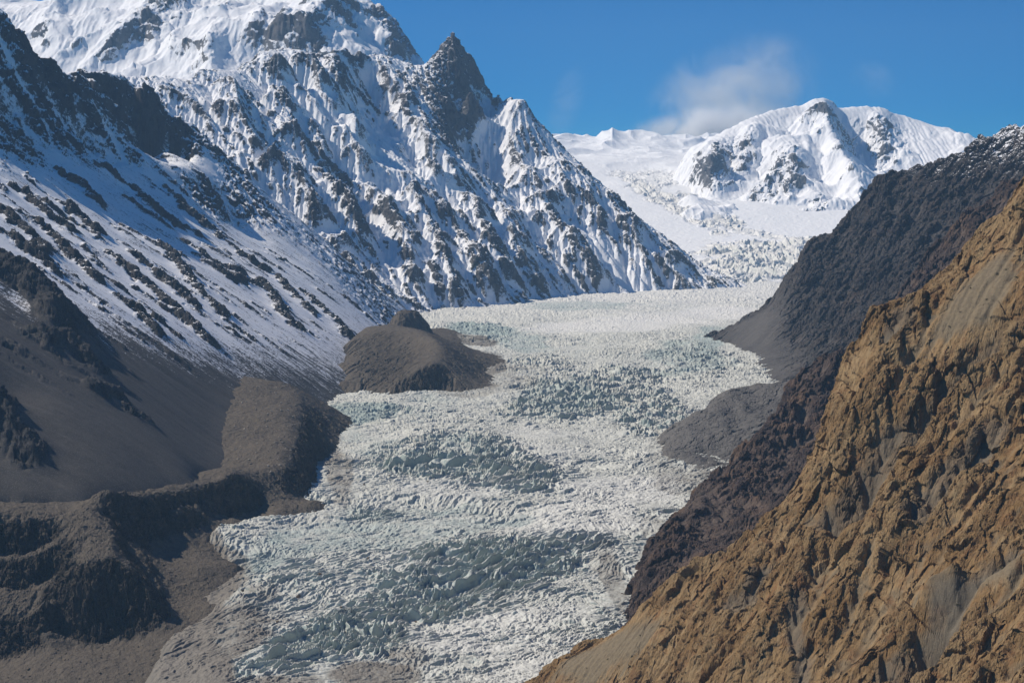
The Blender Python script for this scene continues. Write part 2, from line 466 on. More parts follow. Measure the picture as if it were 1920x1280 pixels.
def ice():
    t = NT('glacier ice'); blue, dirt, fresh = t.attr('blue'), t.attr('dirt'), t.attr('fresh')
    n1 = t.noise(60, 5, .6); n2 = t.noise(9, 5, .65); n3 = t.noise(2.6, 3, .6)
    crust = t.mix(t.step(n2, .3, .7), (.48, .49, .44), (.61, .62, .57))
    crust = t.mix(t.step(fresh, 0, .7), crust, (.74, .735, .7)); crust = t.mix(t.step(fresh, .7, 1.0), crust, (.86, .87, .87))
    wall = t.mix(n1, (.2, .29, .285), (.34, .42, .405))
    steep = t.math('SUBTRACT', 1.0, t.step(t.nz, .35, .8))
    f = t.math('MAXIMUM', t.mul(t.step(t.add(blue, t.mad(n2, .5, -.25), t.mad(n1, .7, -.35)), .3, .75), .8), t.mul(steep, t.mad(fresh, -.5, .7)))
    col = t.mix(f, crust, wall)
    silt = t.mix(n2, (.13, .115, .095), (.2, .175, .145))
    d = t.step(t.add(dirt, t.mad(n2, .55, -.275), t.mad(n1, .5, -.25), t.mad(n3, .3, -.15)), .3, .8)
    col = t.mix(t.mul(d, .92), col, silt)
    h = t.add(t.mul(n2, .7), t.mul(n3, .3))
    return t.done(col, .75, t.bump(h, .5, 3.0), .25)
M_ice = ice()
# ------------------------------------------------------------------ left mountain
def plane_Y(px, py): return 1235.0 / (.108 - (HPY - py) / FPX + .62 * (CPX - px) / FPX)
def relief(X, Y, Z, rk, amp, wl, octs=3, along=None, stretch=2.0, s=0, thr=.02, crack=.25, sharp=1.0, warp=.14):
    """craggy displacement along the surface normal where 'rk' says rock: broken facets in several sizes, drawn out along a direction"""
    N = normals(X, Y, Z); m = rk > thr
    x, y, z, r = X[m], Y[m], Z[m], rk[m]
    w = wl * .8
    wx, wy, wz = [pn3(x / w, y / w, z / w, s + 60 + k) * wl * warp for k in range(3)]
    x1, y1, z1 = x + wx, y + wy, z + wz
    if along is not None:
        a = np.array(along, float); a /= np.linalg.norm(a); t = (x1 * a[0] + y1 * a[1] + z1 * a[2]) * (1 - 1 / stretch)
        x1, y1, z1 = x1 - t * a[0], y1 - t * a[1], z1 - t * a[2]
    d = 0; g = 1.0; ww = wl
    for o in range(octs):
        v, e = facet3((x1 / ww).astype(F32), (y1 / ww).astype(F32), (z1 / ww).astype(F32), s + o)
        d = d + g * (v * .8 - crack * np.clip(1 - e / .22, 0, 1))
        g *= .52; ww *= .43
    d = d * amp * r ** sharp
    X = X.copy(); Y = Y.copy(); Z = Z.copy()
    X[m] += N[m][:, 0] * d; Y[m] += N[m][:, 1] * d; Z[m] += N[m][:, 2] * d
    return X, Y, Z

L = Layer(-3200, 60, 2500, 7900, 9)
pp = [(0,640),(100,760),(200,850),(300,905),(430,800),(450,715),(200,640),(300,700),(100,450),(200,500),(300,600),(400,640),(500,700),(620,715),(680,712),(500,560),(600,620),(650,600),(690,640),
      (400,470),(500,480),(600,530),(250,400),(150,380),(0,420),(0,520),(0,330),(60,300),(-60,560),(-60,420),(-60,700),(-120,640),(-120,420),(150,330)]
L.pix([(a, b, min(plane_Y(a, b), 6500)) for a, b in pp])
L.pix([(0,860,3350),(0,760,3500),(120,920,3300),(-120,860,3300),(-120,760,3450),(-120,940,3200)])
foot = dens([(-120,950,3190),(0,945,3230),(120,946,3260),(180,939,3295),(300,923,3420),(380,911,3540),(412,880,3760),(418,840,3920),(440,745,4380),(468,706,4690)], 60)
L.raw(foot); wd = sst(foot[:, 1], 3600, 3850)[:, None]; L.raw(foot + np.array([25, -18, -15]) + wd * np.array([60, -30, -32])); L.raw(foot + np.array([75, -55, -130]) + wd * np.array([70, -40, -40])); L.raw(foot + np.array([260, -160, -360])); L.raw(foot + np.array([480, -290, -460]))
foot = np.array([W(a, b, plane_Y(a, b)) for a, b in [(500,726),(560,737),(600,735),(690,718)]])
for k in (1, 2, 4): L.raw(foot + np.array([110 * k, -20 * k, -85 * k]))
L.pix([(0,195,5890),(75,205,6250),(145,240,6330),(220,290,6380),(262,302,6450),(330,300,6600),(380,322,6700),(440,425,6650)])
c1 = L.line([(-140,-90,5800),(-60,-25,6000),(0,8,6150),(55,48,6250),(100,84,6350),(140,112,6480),(165,152,6520),(190,192,6560),(220,230,6560),(262,285,6560)], 90, back=[(150,-130),(350,-330),(800,-600)])
c2 = L.line([(140,118,6780),(150,96,6800),(172,70,6830),(186,64,6850),(212,55,6900),(224,72,6900),(236,105,6900),(262,138,6930),(280,146,6950),(330,192,6980),(375,236,7000),(400,262,7020),(435,308,7050),(504,376,7120),(554,414,7150),(612,456,7200),(662,512,7230),(712,566,7230),(762,593,7230)],
            90, back=[(110,-120),(260,-300),(600,-520)])
L.pix([(150,160,6680),(250,240,6700),(215,140,6780),(300,250,6790),(180,120,6760)])
toe = np.array([W(*q) for q in [(690,712,5250),(690,640,5837),(730,610,6700),(790,600,7240)]])
for k in (1, 2, 4): L.raw(toe + np.array([90 * k, 25 * k, -70 * k]))
L.raw([[-2300, 7700, 100], [-1300, 7800, -100], [-2450, 2600, 500], [-1800, 2600, 60], [-1200, 2600, -300]])
L.solve()
log('left base')
ribs = [[(188,457),(279,534),(343,591),(416,662)], [(242,467),(312,524),(390,598)], [(302,450),(370,541),(433,605)], [(366,477),(433,521),(497,534),(537,591),(574,635)],
        [(215,548),(255,578),(299,632)], [(279,588),(346,638)], [(10,430),(60,470),(120,520)], [(60,400),(130,470),(200,540)], [(120,380),(190,440)], [(330,440),(400,490),(470,520)],
        [(20,330),(80,390),(150,440)], [(0,380),(50,430),(90,480)], [(250,360),(330,420),(390,450)], [(300,330),(350,390),(430,450)], [(440,470),(520,520),(600,600)], [(560,540),(630,600),(660,640)],
        [(100,300),(150,340),(200,390)], [(170,300),(250,350),(300,400)]]
for i, r in enumerate(ribs): L.rib(r, 15, 31 if i < 6 else 27, 'rib', wob=1.0)
rr = np.random.default_rng(5)
for _ in range(110):      # small rocky ribs and lines of stones down the fall line
    p0 = L.proj([(rr.uniform(-40, 640), rr.uniform(300, 640))])[0]; ln = rr.uniform(50, 300)
    if p0[1] > 6600 or p0[0] < -2300: continue
    q0 = p0 + ln * np.array([.985, -.17]) + rr.normal(size=2) * ln * .05; D, T = L.seg(np.array([p0, (p0 + q0) / 2 + rr.normal(size=2) * ln * .03, q0]))
    w = rr.uniform(9, 24); D = D + w * .9 * fbm(L.gx, L.gy, 40, 3, 11); q = np.clip(1 - np.maximum(D, 0) / w, 0, 1) * np.clip(T / .15, 0, 1) * np.clip((1 - T) / .3, 0, 1)
    L.z += rr.uniform(4, 10) * q; L.f['rib'] = np.maximum(L.f['rib'], sst(q, .05, .4) * rr.uniform(.25, .8))
for r, h, w in [([(-30,480),(40,540),(110,595),(140,640)], 60, 95), ([(60,635),(130,655),(205,715)], 34, 50), ([(165,735),(240,752)], 24, 34), ([(225,762),(290,797)], 16, 22),
                ([(-20,730),(20,800),(78,885)], 30, 40), ([(90,600),(140,650)], 34, 45)]:
    L.rib(r, h, w, 'crag', wob=.55)
z = L.z
slope = np.hypot(*np.gradient(blur(L.base, 4), L.dx))
steep = sst(slope, .72, 1.05)
up = sst(z, -60, 420)
z += (fbm(L.gx, L.gy, 420, 4, 3) * 26 + (ridged(L.gx, L.gy, 330, 4, 5) - .4) * 70) * sst(z, 150, 520) + fbm(L.gx, L.gy, 90, 3, 9) * 5 * sst(z, -250, 50)
log('erode')
Kmap = (.012 + .05 * sst(z, -260, 250) + .05 * steep)
ze, acc = erode(z, L.dx, L.base < gz(L.gy) - 20, 10, Kmap.ravel(), .45, 5, 70)
zb_ = blur(ze, 2); ze = zb_ + (ze - zb_) * np.clip(steep + L.f['rib'] + L.f['crag'], 0, 1)
L.z = ze; cav = np.clip((blur(ze, 4) - ze) / 8, -1.5, 1.5)
L.f['cav'] = cav
snowline = np.interp(L.gy, [3500, 4050, 4258, 4596, 5400, 6500], [20, -85, -200, -295, -375, -420])
L.f['snow'] = np.clip(.40 + (ze - snowline) / 480, -.9, .62) + .12 * np.clip(cav, -1, 1)
log('eroded')
rock = np.clip(np.maximum(L.f['rib'] * .95, L.f['crag']) + steep * .9 + .5 * sst(-cav, .15, .9) * up, 0, 1)
rock *= 1 - .55 * sst(cav, .2, .8)
L.f['snow'] += sst(ze, 120, 420) * (.12 + .3 * fbm(L.gx, L.gy, 160, 4, 41))
L.f['snow'] -= .46 * L.f['rib'] + 1.2 * L.f['crag']
L.f['rock'] = rock
X, Y = polar(-400, 830, 2950, 7750, 1070, 1250)
Z = L.sample(L.z, X, Y); rk = np.clip(L.sample(L.f['rock'], X, Y), 0, 1); sn = L.sample(L.f['snow'], X, Y)
a_, c_ = X * .985 - Y * .17, X * .17 + Y * .985
sc_ = sst(-sn, -.1, .5)
Z = Z + (ridged(a_ / 12, c_, 75, 3, 23) - .4) * 7 * (1 - .6 * sc_) + fbm(a_ / 11, c_, 20, 4, 21) * (2.6 - 1.6 * sc_) + fbm(X, Y, 26, 3, 22) * 2.5 * rk
X, Y, Z = relief(X, Y, Z, rk, 10, 30, 4, (.8, -.1, -.5), 1.7, s=70)
grid_mesh('rocky_mountain', X, Y, Z, {'snow': sn, 'rock': rk}, M_left, keep=Z > gz(Y) - 40,
          label='nearest left mountain with grey scree below and snow streaked dark ribs above', cat='mountain')

# ------------------------------------------------------------------ middle mountain with the pyramid peak
M = Layer(-2700, 2000, 6900, 11700, 8.5)
def ml(poly, *a, **k):
    ty = lambda px: np.interp(px, [200, 762, 870, 945, 1010, 1150, 1290, 1400], [7150, 7150, 7600, 7850, 8300, 8700, 8950, 9320])
    return M.line([(p, q, ty(p) + (y - ty(p)) * 1.42) for p, q, y in poly], *a, **k)
mk1 = ml([(130,150,7900),(270,143,8000),(330,146,8100),(366,127,8200),(420,145,8350),(476,100,8500),(545,108,8700),(588,118,8800),(622,92,8850),(650,84,8900),(700,102,9050),(745,131,9200),(790,126,9150),(812,100,9200),(832,80,9255),(849,64,9300)], 100, back=[(160,-140),(400,-420),(900,-900)])
mk2 = ml([(849,64,9300),(868,85,9340),(892,108,9390),(906,141,9410),(919,161,9400),(932,167,9390),(960,178,9360),(986,182,9320),(1002,216,9330),(1052,266,9350),(1090,305,9360),(1122,342,9370),(1182,402,9380),(1262,472,9390),(1332,520,9400),(1392,532,9400)], 100, back=[(160,-170),(400,-480),(900,-900)])
toeM = M.line([(762,594,7150),(806,596,7330),(870,596,7600),(945,592,7850),(1010,558,8300),(1150,551,8700),(1290,546,8950),(1400,534,9350)], 120)
for k in (1, 2.5, 5): M.raw(toeM + np.array([40 * k, -100 * k, -70 * k]))
mk3 = ml([(849,64,9300),(866,100,9230),(882,140,9150),(866,172,9060),(832,198,8950),(842,252,8800),(862,292,8700),(884,314,8640)], 70)       # crest below the pyramid
ml([(924,192,9400),(892,246,9220),(866,276,9080),(872,300,8960),(900,350,8820)], 70)                                               # couloir
ml([(986,182,9320),(935,205,9230),(902,238,9130),(882,272,9030)], 70)
ml([(650,84,8900),(655,130,8780),(668,190,8620),(720,255,8430),(775,330,8230),(815,420,8030),(850,520,7820),(905,580,7740)], 120)
ml([(475,100,8500),(500,160,8330),(535,230,8130),(590,300,7940),(640,370,7770),(690,450,7590),(725,530,7420),(775,590,7280)], 120)
ml([(560,240,8270),(610,330,8020),(680,420,7800),(740,500,7620),(770,560,7450)], 120)      # gully between
ml([(366,127,8200),(385,165,8100),(430,185,8050),(445,200,8000)], 80)
ml([(690,170,8900),(740,250,8620),(800,340,8380),(860,430,8170),(930,530,7990),(975,570,7950)], 120)
ml([(1052,266,9350),(1000,330,9050),(1010,400,8850),(1040,480,8600),(1080,545,8480)], 120)
M.raw([[-2500, 10500, 800], [-1200, 11500, 300], [0, 11500, 100], [1500, 11300, -50], [-2600, 7500, 200], [-1900, 7300, 100], [-1000, 7100, -260]])
M.solve(cell=3)
rm = [[(585,120),(600,190),(640,270),(700,340)], [(620,95),(640,200),(690,300)], [(700,110),(740,200),(800,300),(830,380)], [(745,135),(790,220),(830,300),(870,380)], [(590,290),(640,370),(685,440)],
      [(690,340),(740,440),(790,560)], [(760,360),(820,470),(865,585)], [(830,400),(880,480),(935,580)], [(880,380),(925,480),(985,555)], [(950,440),(985,500),(1015,553)], [(1000,370),(1060,460),(1140,545)],
      [(905,330),(960,420),(1000,480)], [(985,190),(965,290),(1010,370)], [(1010,240),(1040,320),(1080,390)], [(1090,320),(1110,400),(1130,430)], [(1130,350),(1190,450),(1240,545)], [(1180,410),(1240,480),(1290,545)],
      [(480,110),(540,200),(560,280)], [(520,130),(580,230),(620,320)], [(430,160),(450,220),(500,300)], [(640,470),(690,540),(740,585)], [(500,300),(560,350),(620,420)], [(1260,475),(1310,520),(1340,545)], [(1330,520),(1370,530),(1390,534)]]
for i, r in enumerate(rm): M.rib(r, 40 if 11 <= i <= 16 or i >= 22 else 88, 110, 'rib', wob=.5, ends=(.1, .1))
M.z = M.base + (M.z - M.base) * (.15 + .85 * M.calm([mk1, mk2, mk3], 260))
z = M.z + (fbm(M.gx, M.gy, 520, 5, 33) * 40 + (ridged(M.gx, M.gy, 420, 4, 35) - .4) * 70) * (.12 + .88 * M.calm([mk1, mk2, mk3], 320))
log('erode')
ze, acc = erode(z, M.dx, M.base < gz(M.gy) - 20, 14, .06, .45, 2.5, 110, talus=1.8)
apx = W(849, 64, 10050); ze = ze + (22 * np.exp(-np.hypot(M.gx - apx[0], M.gy - apx[1]) / 40)).astype(F32)
M.z = ze; cav = np.clip((blur(ze, 4) - ze) / 11, -1.5, 1.5)
slope = np.hypot(*np.gradient(blur(ze, 3), M.dx)); steep = sst(slope, .8, 1.25)
cv2 = (blur(ze, 2) - ze) / 7
f1, f2 = M.gx * .37 - M.gy * .93, M.gx * .93 + M.gy * .37
strk = fbm(f1 / 5 + 20 * fbm(M.gx, M.gy, 200, 2, 37), f2, 48, 4, 36)
rock = np.clip(.7 * steep + .8 * sst(-cv2, .1, .8) + .3 * sst(-cav, .1, .9) + .2 * M.f['rib'], 0, 1) * (1 - .8 * sst(cav, .05, .6)) * (.35 + .65 * sst(strk, -.3, .25))
pyr = M.inside([(849,55),(905,130),(925,175),(880,260),(840,300),(815,240),(800,190),(760,150),(800,100)], 60)
rock = np.clip(rock + .75 * pyr, 0, 1)
smooth = np.maximum.reduce([M.inside([(540,180),(600,160),(640,230),(760,240),(800,330),(760,400),(690,330),(620,300),(560,260)], 90) * .65, M.inside([(1085,440),(1130,440),(1250,548),(1150,552)], 40), M.inside([(930,190),(1000,190),(960,300),(900,330),(868,300)], 50) * .6, M.inside([(780,260),(840,300),(880,400),(830,380)], 50) * .6])
rock *= 1 - smooth
M.f['rock'] = rock
M.f['snow'] = 1.08 + .25 * cav - .34 * rock - .12 * sst(-ze, -250, 150) - .1 * pyr + .12 * smooth
X, Y = polar(180, 1440, 7050, 10900, 1150, 1150)
Z = M.sample(M.z, X, Y); rk = np.clip(M.sample(M.f['rock'], X, Y), 0, 1); sn = M.sample(M.f['snow'], X, Y)
X, Y, Z = relief(X, Y, Z, np.clip(rk, .16 * (1 - M.sample(smooth, X, Y)) + .03, 1), 14, 34, 4, (.5, -.5, -.6), 1.5, s=73)
grid_mesh('snow_mountain', X, Y, Z, {'snow': sn, 'rock': rk}, M_mid, keep=Z > gz(Y) - 50,
          label='snowy ribbed mountain with a sharp dark pyramid peak above the glacier bend', cat='mountain')

# ------------------------------------------------------------------ high summit behind
S = Layer(-5200, 300, 9300, 14500, 15)
sk = S.line([(-200,60,12300),(-60,40,12400),(20,15,12400),(60,4,12450),(105,19,12500),(150,17,12500),(190,-5,12500),(260,-50,12550),(350,-80,12600),(450,-90,12600),(560,-85,12500),(640,-60,12400),(692,4,12300),(714,34,12250),(742,36,12200),(764,70,12150),(792,112,12050),(840,175,11900)], 140, back=[(300,-250),(900,-900)])
S.line([(100,260,10400),(270,180,10500),(330,160,10500),(420,155,10500),(560,130,10600),(700,140,10900),(790,140,11400)], 140, fwd=[(0,-300,-150),(0,-900,-500)])
S.line([(415,5,12000),(420,40,11600),(400,100,11000),(350,140,10650)], 120)
S.line([(635,14,11700),(600,50,11400),(560,90,11000),(540,110,10800)], 120)
S.line([(690,45,11700),(710,55,11650),(740,85,11500),(770,130,11400)], 100)
S.line([(480,60,11500),(500,110,10900)], 120)
S.solve(cell=2)
for r, h, w in [([(415,-10),(420,40),(400,90),(370,130)], 110, 300), ([(300,-20),(285,30),(260,80)], 70, 260), ([(637,10),(612,40),(575,78),(545,105)], 120, 240), ([(560,40),(540,70),(510,105)], 90, 200), ([(690,40),(712,54),(742,88),(768,125)], 110, 200), ([(480,20),(490,70),(500,110)], 90, 200), ([(190,20),(200,70),(215,110)], 70, 200), ([(100,25),(130,70),(160,110)], 60, 180)]:
    S.rib(r, h, w, 'rib', wob=.4, ends=(.08, .25))
z = S.z + (fbm(S.gx, S.gy, 900, 4, 53) * 60 + (ridged(S.gx, S.gy, 700, 4, 55) - .4) * 110) * (.1 + .9 * S.calm([sk], 350))
ze, acc = erode(z, S.dx, S.base < 200, 6, .02, .45, 3, 50, talus=1.9)
S.z = ze; cav = np.clip((blur(ze, 3) - ze) / 16, -1.5, 1.5)
slope = np.hypot(*np.gradient(blur(ze, 2), S.dx)); steep = sst(slope, .85, 1.3)
rb = np.maximum.reduce([S.inside([(300,-10),(370,0),(345,50),(290,80),(240,75),(230,60)], 90), S.inside([(400,0),(420,10),(445,40),(410,50)], 60), S.inside([(575,75),(640,10),(670,50),(620,95),(560,110)], 80) * .7,
                        S.inside([(690,0),(780,60),(800,115),(730,80)], 60) * .9, S.inside([(500,55),(540,55),(530,95),(490,95)], 50)])
rock = np.clip(.6 * steep + .5 * sst(-cav, .2, 1.0) + rb * .8, 0, 1)
S.f['rock'] = rock; S.f['snow'] = 1.05 + .2 * cav - .5 * rb - .3 * steep
X, Y = polar(-400, 860, 9600, 13200, 830, 560)
Z = S.sample(S.z, X, Y); rk = np.clip(S.sample(S.f['rock'], X, Y), 0, 1); sn = S.sample(S.f['snow'], X, Y)
Z = Z + (1 - .6 * rk) * (ridged(X + 30 * fbm(X, Y, 300, 2, 57), Y / 7, 55, 2, 58) - .4) * 6 * (.4 + sst(fbm(X, Y, 500, 3, 59), -.3, .5))
X, Y, Z = relief(X, Y, Z, np.clip(rk, .1, 1), 32, 130, 3, (.1, -.6, -.6), 2.2, s=76)
grid_mesh('summit_mountain', X, Y, Z, {'snow': sn, 'rock': rk}, M_far, label='highest white summit wall rising out of frame behind the dark crags', cat='mountain')

# ------------------------------------------------------------------ far right peak
P = Layer(800, 6500, 11800, 17000, 14)
P.raw([[900, 12000, -100], [1000, 12600, 0], [1050, 13200, 150], [1150, 13900, 350], [1200, 14600, 400], [1250, 15500, 300]])
pk = P.line([(1275,300,13850),(1292,278,13900),(1332,256,14000),(1392,226,14150),(1442,206,14300),(1492,196,14400),(1522,186,14450),(1546,183,14480),(1564,189,14500),(1570,201,14520),(1622,198,14600),(1652,200,14620),(1692,214,14650),(1722,226,14680),(1772,246,14700),(1816,270,14720),(1860,300,14750),(1960,340,14800)], 120, back=[(300,-260),(900,-900)])
P.line([(1270,380,12650),(1292,362,12750),(1330,380,12850),(1400,392,12700),(1470,405,12500),(1530,432,12300),(1600,432,12300),(1700,420,12500),(1850,420,12700)], 140, fwd=[(0,-400,-70),(0,-900,-260)])
P.line([(1546,183,14480),(1549,222,14150),(1550,262,13850),(1572,302,13500),(1602,336,13200),(1612,365,12950),(1620,420,12400)], 110)
P.line([(1440,208,14290),(1470,262,13900),(1490,295,13500),(1516,372,12950),(1545,430,12320)], 110)
P.line([(1570,203,14520),(1585,240,14350),(1610,290,14000),(1640,330,13600),(1655,360,13200)], 110)
P.line([(1500,200,14400),(1520,270,13950),(1545,330,13350),(1570,390,12750)], 110)
P.line([(1300,285,13750),(1330,330,13300),(1345,370,12950)], 110)
P.line([(1370,240,14050),(1395,300,13600),(1420,350,13150),(1440,392,12700)], 110)
P.line([(1690,216,14640),(1700,262,14200),(1720,300,13800)], 110)
P.solve(cell=2)
for r, h in [([(1320,265),(1310,310),(1330,360)], 40), ([(1360,245),(1340,310),(1335,370)], 50), ([(1410,225),(1400,290),(1390,330)], 50), ([(1480,300),(1440,350),(1400,388)], 60), ([(1490,310),(1480,360),(1450,395)], 50),
             ([(1600,340),(1590,380),(1580,420)], 40), ([(1640,205),(1650,250),(1660,300)], 60), ([(1500,205),(1505,260),(1520,320)], 40), ([(1545,190),(1530,240),(1545,290)], 50)]:
    P.rib(r, h * 1.5, 120, 'rib')
z = P.z + fbm(P.gx, P.gy, 800, 4, 73) * 35 + (ridged(P.gx, P.gy, 600, 4, 75) - .4) * 60
for r, h, w in [([(1546,184),(1549,222),(1550,262),(1572,302),(1602,336),(1612,365),(1620,420)], 120, 260), ([(1470,262),(1490,295),(1516,372),(1545,430)], 80, 200)]: P.rib(r, h, w, wob=.4, ends=(.1, .1))
cm = P.calm([pk], 380)
z = P.base + (P.z - P.base) * cm + (fbm(P.gx, P.gy, 800, 4, 73) * 35 + (ridged(P.gx, P.gy, 500, 4, 75) - .4) * 70) * (.06 + .94 * cm)
ze, acc = erode(z, P.dx, P.base < gz(P.gy) - 60, 6, .028, .45, 3, 60, talus=1.9)
P.z = ze; cav = np.clip((blur(ze, 3) - ze) / 16, -1.5, 1.5)
slope = np.hypot(*np.gradient(blur(ze, 2), P.dx)); steep = sst(slope, .8, 1.2)
rb = np.maximum.reduce([P.inside([(1320,285),(1400,240),(1420,270),(1390,330),(1340,370),(1295,335)], 70), P.inside([(1470,290),(1492,310),(1510,375),(1430,395),(1385,380)], 70), P.inside([(1515,190),(1548,190),(1550,260),(1520,250)], 60),
                        P.inside([(1570,205),(1690,220),(1700,300),(1640,330),(1590,290),(1556,230)], 80) * .75, P.inside([(1500,400),(1540,385),(1560,432),(1530,432)], 40)])
rock = np.clip(.25 * steep + .3 * sst(-cav, .1, 1.0) + rb * .85, 0, 1) * (.15 + .85 * cm)
P.f['rock'] = rock; P.f['snow'] = 1.12 + .3 * cav - .42 * rb - .12 * steep
X, Y = polar(1210, 2350, 12050, 15300, 900, 620)
Z = P.sample(P.z, X, Y); rk = np.clip(P.sample(P.f['rock'], X, Y), 0, 1); sn = P.sample(P.f['snow'], X, Y)
Z = Z + (1 - .6 * rk) * (ridged(X + .25 * Y + 30 * fbm(X, Y, 300, 2, 77), Y / 7, 60, 2, 78) - .4) * 7 * (.4 + sst(fbm(X, Y, 500, 3, 79), -.3, .5))
X, Y, Z = relief(X, Y, Z, np.clip(rk, .08, 1), 32, 120, 3, (-.2, -.7, -.7), 2.4, s=79)
grid_mesh('distant_peak', X, Y, Z, {'snow': sn, 'rock': rk}, M_far, keep=Z > gz(Y) - 150, label='broad white domed peak with rocky left flank at the head of the glacier', cat='mountain')

# ------------------------------------------------------------------ icefall and snow field
def pxy(X, Y):
    return CPX + X / Y * FPX, np.interp(Y, GLY, GLP)
def blobs(X, Y, lst):
    """soft elongated patches of the ice, given where they are seen: (px, py, rx, ry, tilt, weight)"""
    px, py = pxy(X, Y); wob = fbm(X, Y, 220, 4, 301); out = np.zeros(X.shape, F32)
    for a, b, rx, ry, tilt, w in lst:
        c_, s_ = math.cos(math.radians(tilt)), math.sin(math.radians(tilt))
        u = ((px - a) * c_ - (py - b) * s_) / rx; v = ((px - a) * s_ + (py - b) * c_) / ry
        out = np.maximum(out, w * sst(1.25 - np.sqrt(u * u + v * v) + wob * .45, 0, .6))
    return out

def facet2(x, y, wl, s):
    return facet3((x / wl).astype(F32), (y / wl).astype(F32), np.full(x.shape, .5 + s, F32), s)

X, Y = polar(960, 1760, 9350, 18300, 800, 900, 1.4)
px, py = pxy(X, Y)
Z = gz(Y).astype(F32)
rough = np.maximum(blobs(X, Y, [(1450,490,140,40,0,1), (1400,515,90,18,0,.9), (1260,385,120,16,-28,.7), (1340,400,70,14,-30,.8), (1230,340,40,25,0,.4), (1500,460,80,14,0,.8), (1180,330,50,8,-10,.4), (1430,440,60,8,-10,.5)]), .05 * np.ones_like(X))
Z = Z - 25 * (1 - sst(Y, 9350, 9750)) + fbm(X, Y, 1500, 4, 92) * 30 * sst(Y, 10500, 13500) + fbm(X, Y, 700, 4, 94) * 45 * sst(Y, 14000, 16500) + (ridged(X, Y, 800, 3, 99) - .4) * (45 * sst(Y, 12500, 15500) + 50 * sst(Y, 15500, 17000))
px_, py_ = px, py
Z = Z + 70 * np.exp(-np.abs(px - 1148) / 18 - ((Y - 16800) / 500) ** 2) + 30 * np.exp(-((px - 1210) / 60) ** 2 - ((Y - 16800) / 600) ** 2)
wx = X + fbm(X, Y, 200, 3, 401) * 60; wy = Y + fbm(X, Y, 200, 3, 402) * 60
v1, e1 = facet2(wx, wy * .7, 52, 403); v2, e2 = facet2(wx, wy, 24, 404)
H = ((ridged(wx, wy * .6, 95, 3, 93, .55) - .35) * 40 + v1 * 16 + v2 * 8 - 14 * np.clip(1 - e1 / .2, 0, 1)) * rough
Z = Z + H
Z = Z + fbm(X, Y, 30, 3, 95) * 1.2
grid_mesh('icefall', X, Y, Z, {'blue': .35 * rough, 'dirt': np.zeros_like(Z), 'fresh': 1 - .4 * rough}, M_ice, label='white icefall and snow field spilling down between the peaks', cat='icefall')

# ------------------------------------------------------------------ glacier tongue
rows = np.interp(np.linspace(1345, 528, 1500), GLP[::-1], GLY[::-1])
X, Y = polar(150, 1560, 0, 0, 1400, 1500, rows=rows)
px, py = pxy(X, Y)
Z = gz(Y).astype(F32)
EDGE = np.array([(528,900),(550,950),(600,700),(741,540),(745,565),(780,600),(840,622),(880,632),(925,632),(940,600),(955,520),(970,420),(985,300),(1010,340),(1040,395),(1080,400),(1120,372),(1160,345),(1200,330),(1240,310),(1280,290),(1345,250)], float)
dl = (px - np.interp(py, EDGE[:, 0], EDGE[:, 1])) * Y / FPX + fbm(X, Y, 70, 4, 111) * 22      # metres inside the left margin
low = sst(py, 925, 975)
Z = Z - low * (26 * (1 - sst(dl, -10, 110)) + 60 * (1 - sst(dl, -70, 0)))
blue = blobs(X, Y, [(620,1005,190,52,10,.72), (800,985,210,30,8,.68), (960,970,60,14,0,.7), (520,1040,70,25,20,.8), (670,775,80,32,0,.85), (800,770,90,40,0,.55), (690,835,80,26,-15,.6), (900,620,90,16,-5,.9), (980,640,80,22,-5,.75), (860,640,60,12,0,.6),
                    (1290,670,90,42,0,.7), (1200,690,70,30,0,.5), (1080,575,140,12,0,.75), (1250,575,80,10,0,.5), (1330,640,40,25,0,.8), (930,1090,130,34,18,.55), (1050,750,120,36,0,.55), (860,870,120,40,0,.5), (640,1210,110,34,18,.5), (1280,870,60,24,0,.5), (1100,660,90,30,0,.45), (560,1100,50,20,20,.3)])
white = blobs(X, Y, [(1110,960,150,60,10,1), (1150,610,190,16,3,1), (1350,590,90,14,0,.8), (930,1180,190,40,10,.9), (850,920,140,20,0,.7), (1010,860,90,24,0,.6), (760,1060,60,30,0,.5), (1000,820,60,20,0,.6), (1000,1240,130,40,20,.8)])
tall = blobs(X, Y, [(1080,745,150,40,8,1), (1180,720,80,30,0,.9), (1220,790,70,40,0,.8), (860,870,150,44,0,1), (980,900,60,30,0,.7), (930,1085,200,40,18,.75), (760,1110,90,30,10,.6), (600,1215,150,44,18,.9), (480,1250,60,20,20,.5), (1010,690,70,24,0,.6), (660,780,110,30,0,.5), (880,625,90,20,0,.5),
                    (1300,680,80,40,0,.45), (720,1200,60,40,30,.6), (880,1040,120,26,5,.7), (700,960,60,12,0,.3)])
dirt = np.maximum(blobs(X, Y, [(400,1190,130,80,20,.6), (470,1150,90,60,20,.45), (330,1270,130,50,10,.9), (480,1290,150,34,10,.55), (700,1266,110,26,-4,.62), (760,1236,60,30,0,.45), (1152,1100,22,70,20,.5), (1130,1050,30,30,0,.4), (640,900,36,50,0,.5), (612,830,34,60,0,.55), (700,700,60,18,0,.5),
                              (895,690,60,44,0,.6), (940,715,70,30,0,.42), (880,640,60,10,-10,.6), (1000,700,50,14,0,.35), (540,1140,60,24,15,.35), (360,1010,60,26,0,.6), (430,1040,40,20,0,.5), (690,920,60,14,10,.3), (1240,850,40,50,0,.4), (1290,900,60,30,0,.45), (1225,1000,30,50,20,.4), (880,735,70,14,0,.42), (590,800,36,60,-20,.6), (632,900,30,50,0,.5), (1140,1290,60,20,20,.3)]),
                  low * (1 - sst(dl, 10, 120)) * .95)
flowx = X * .8 + Y * .25
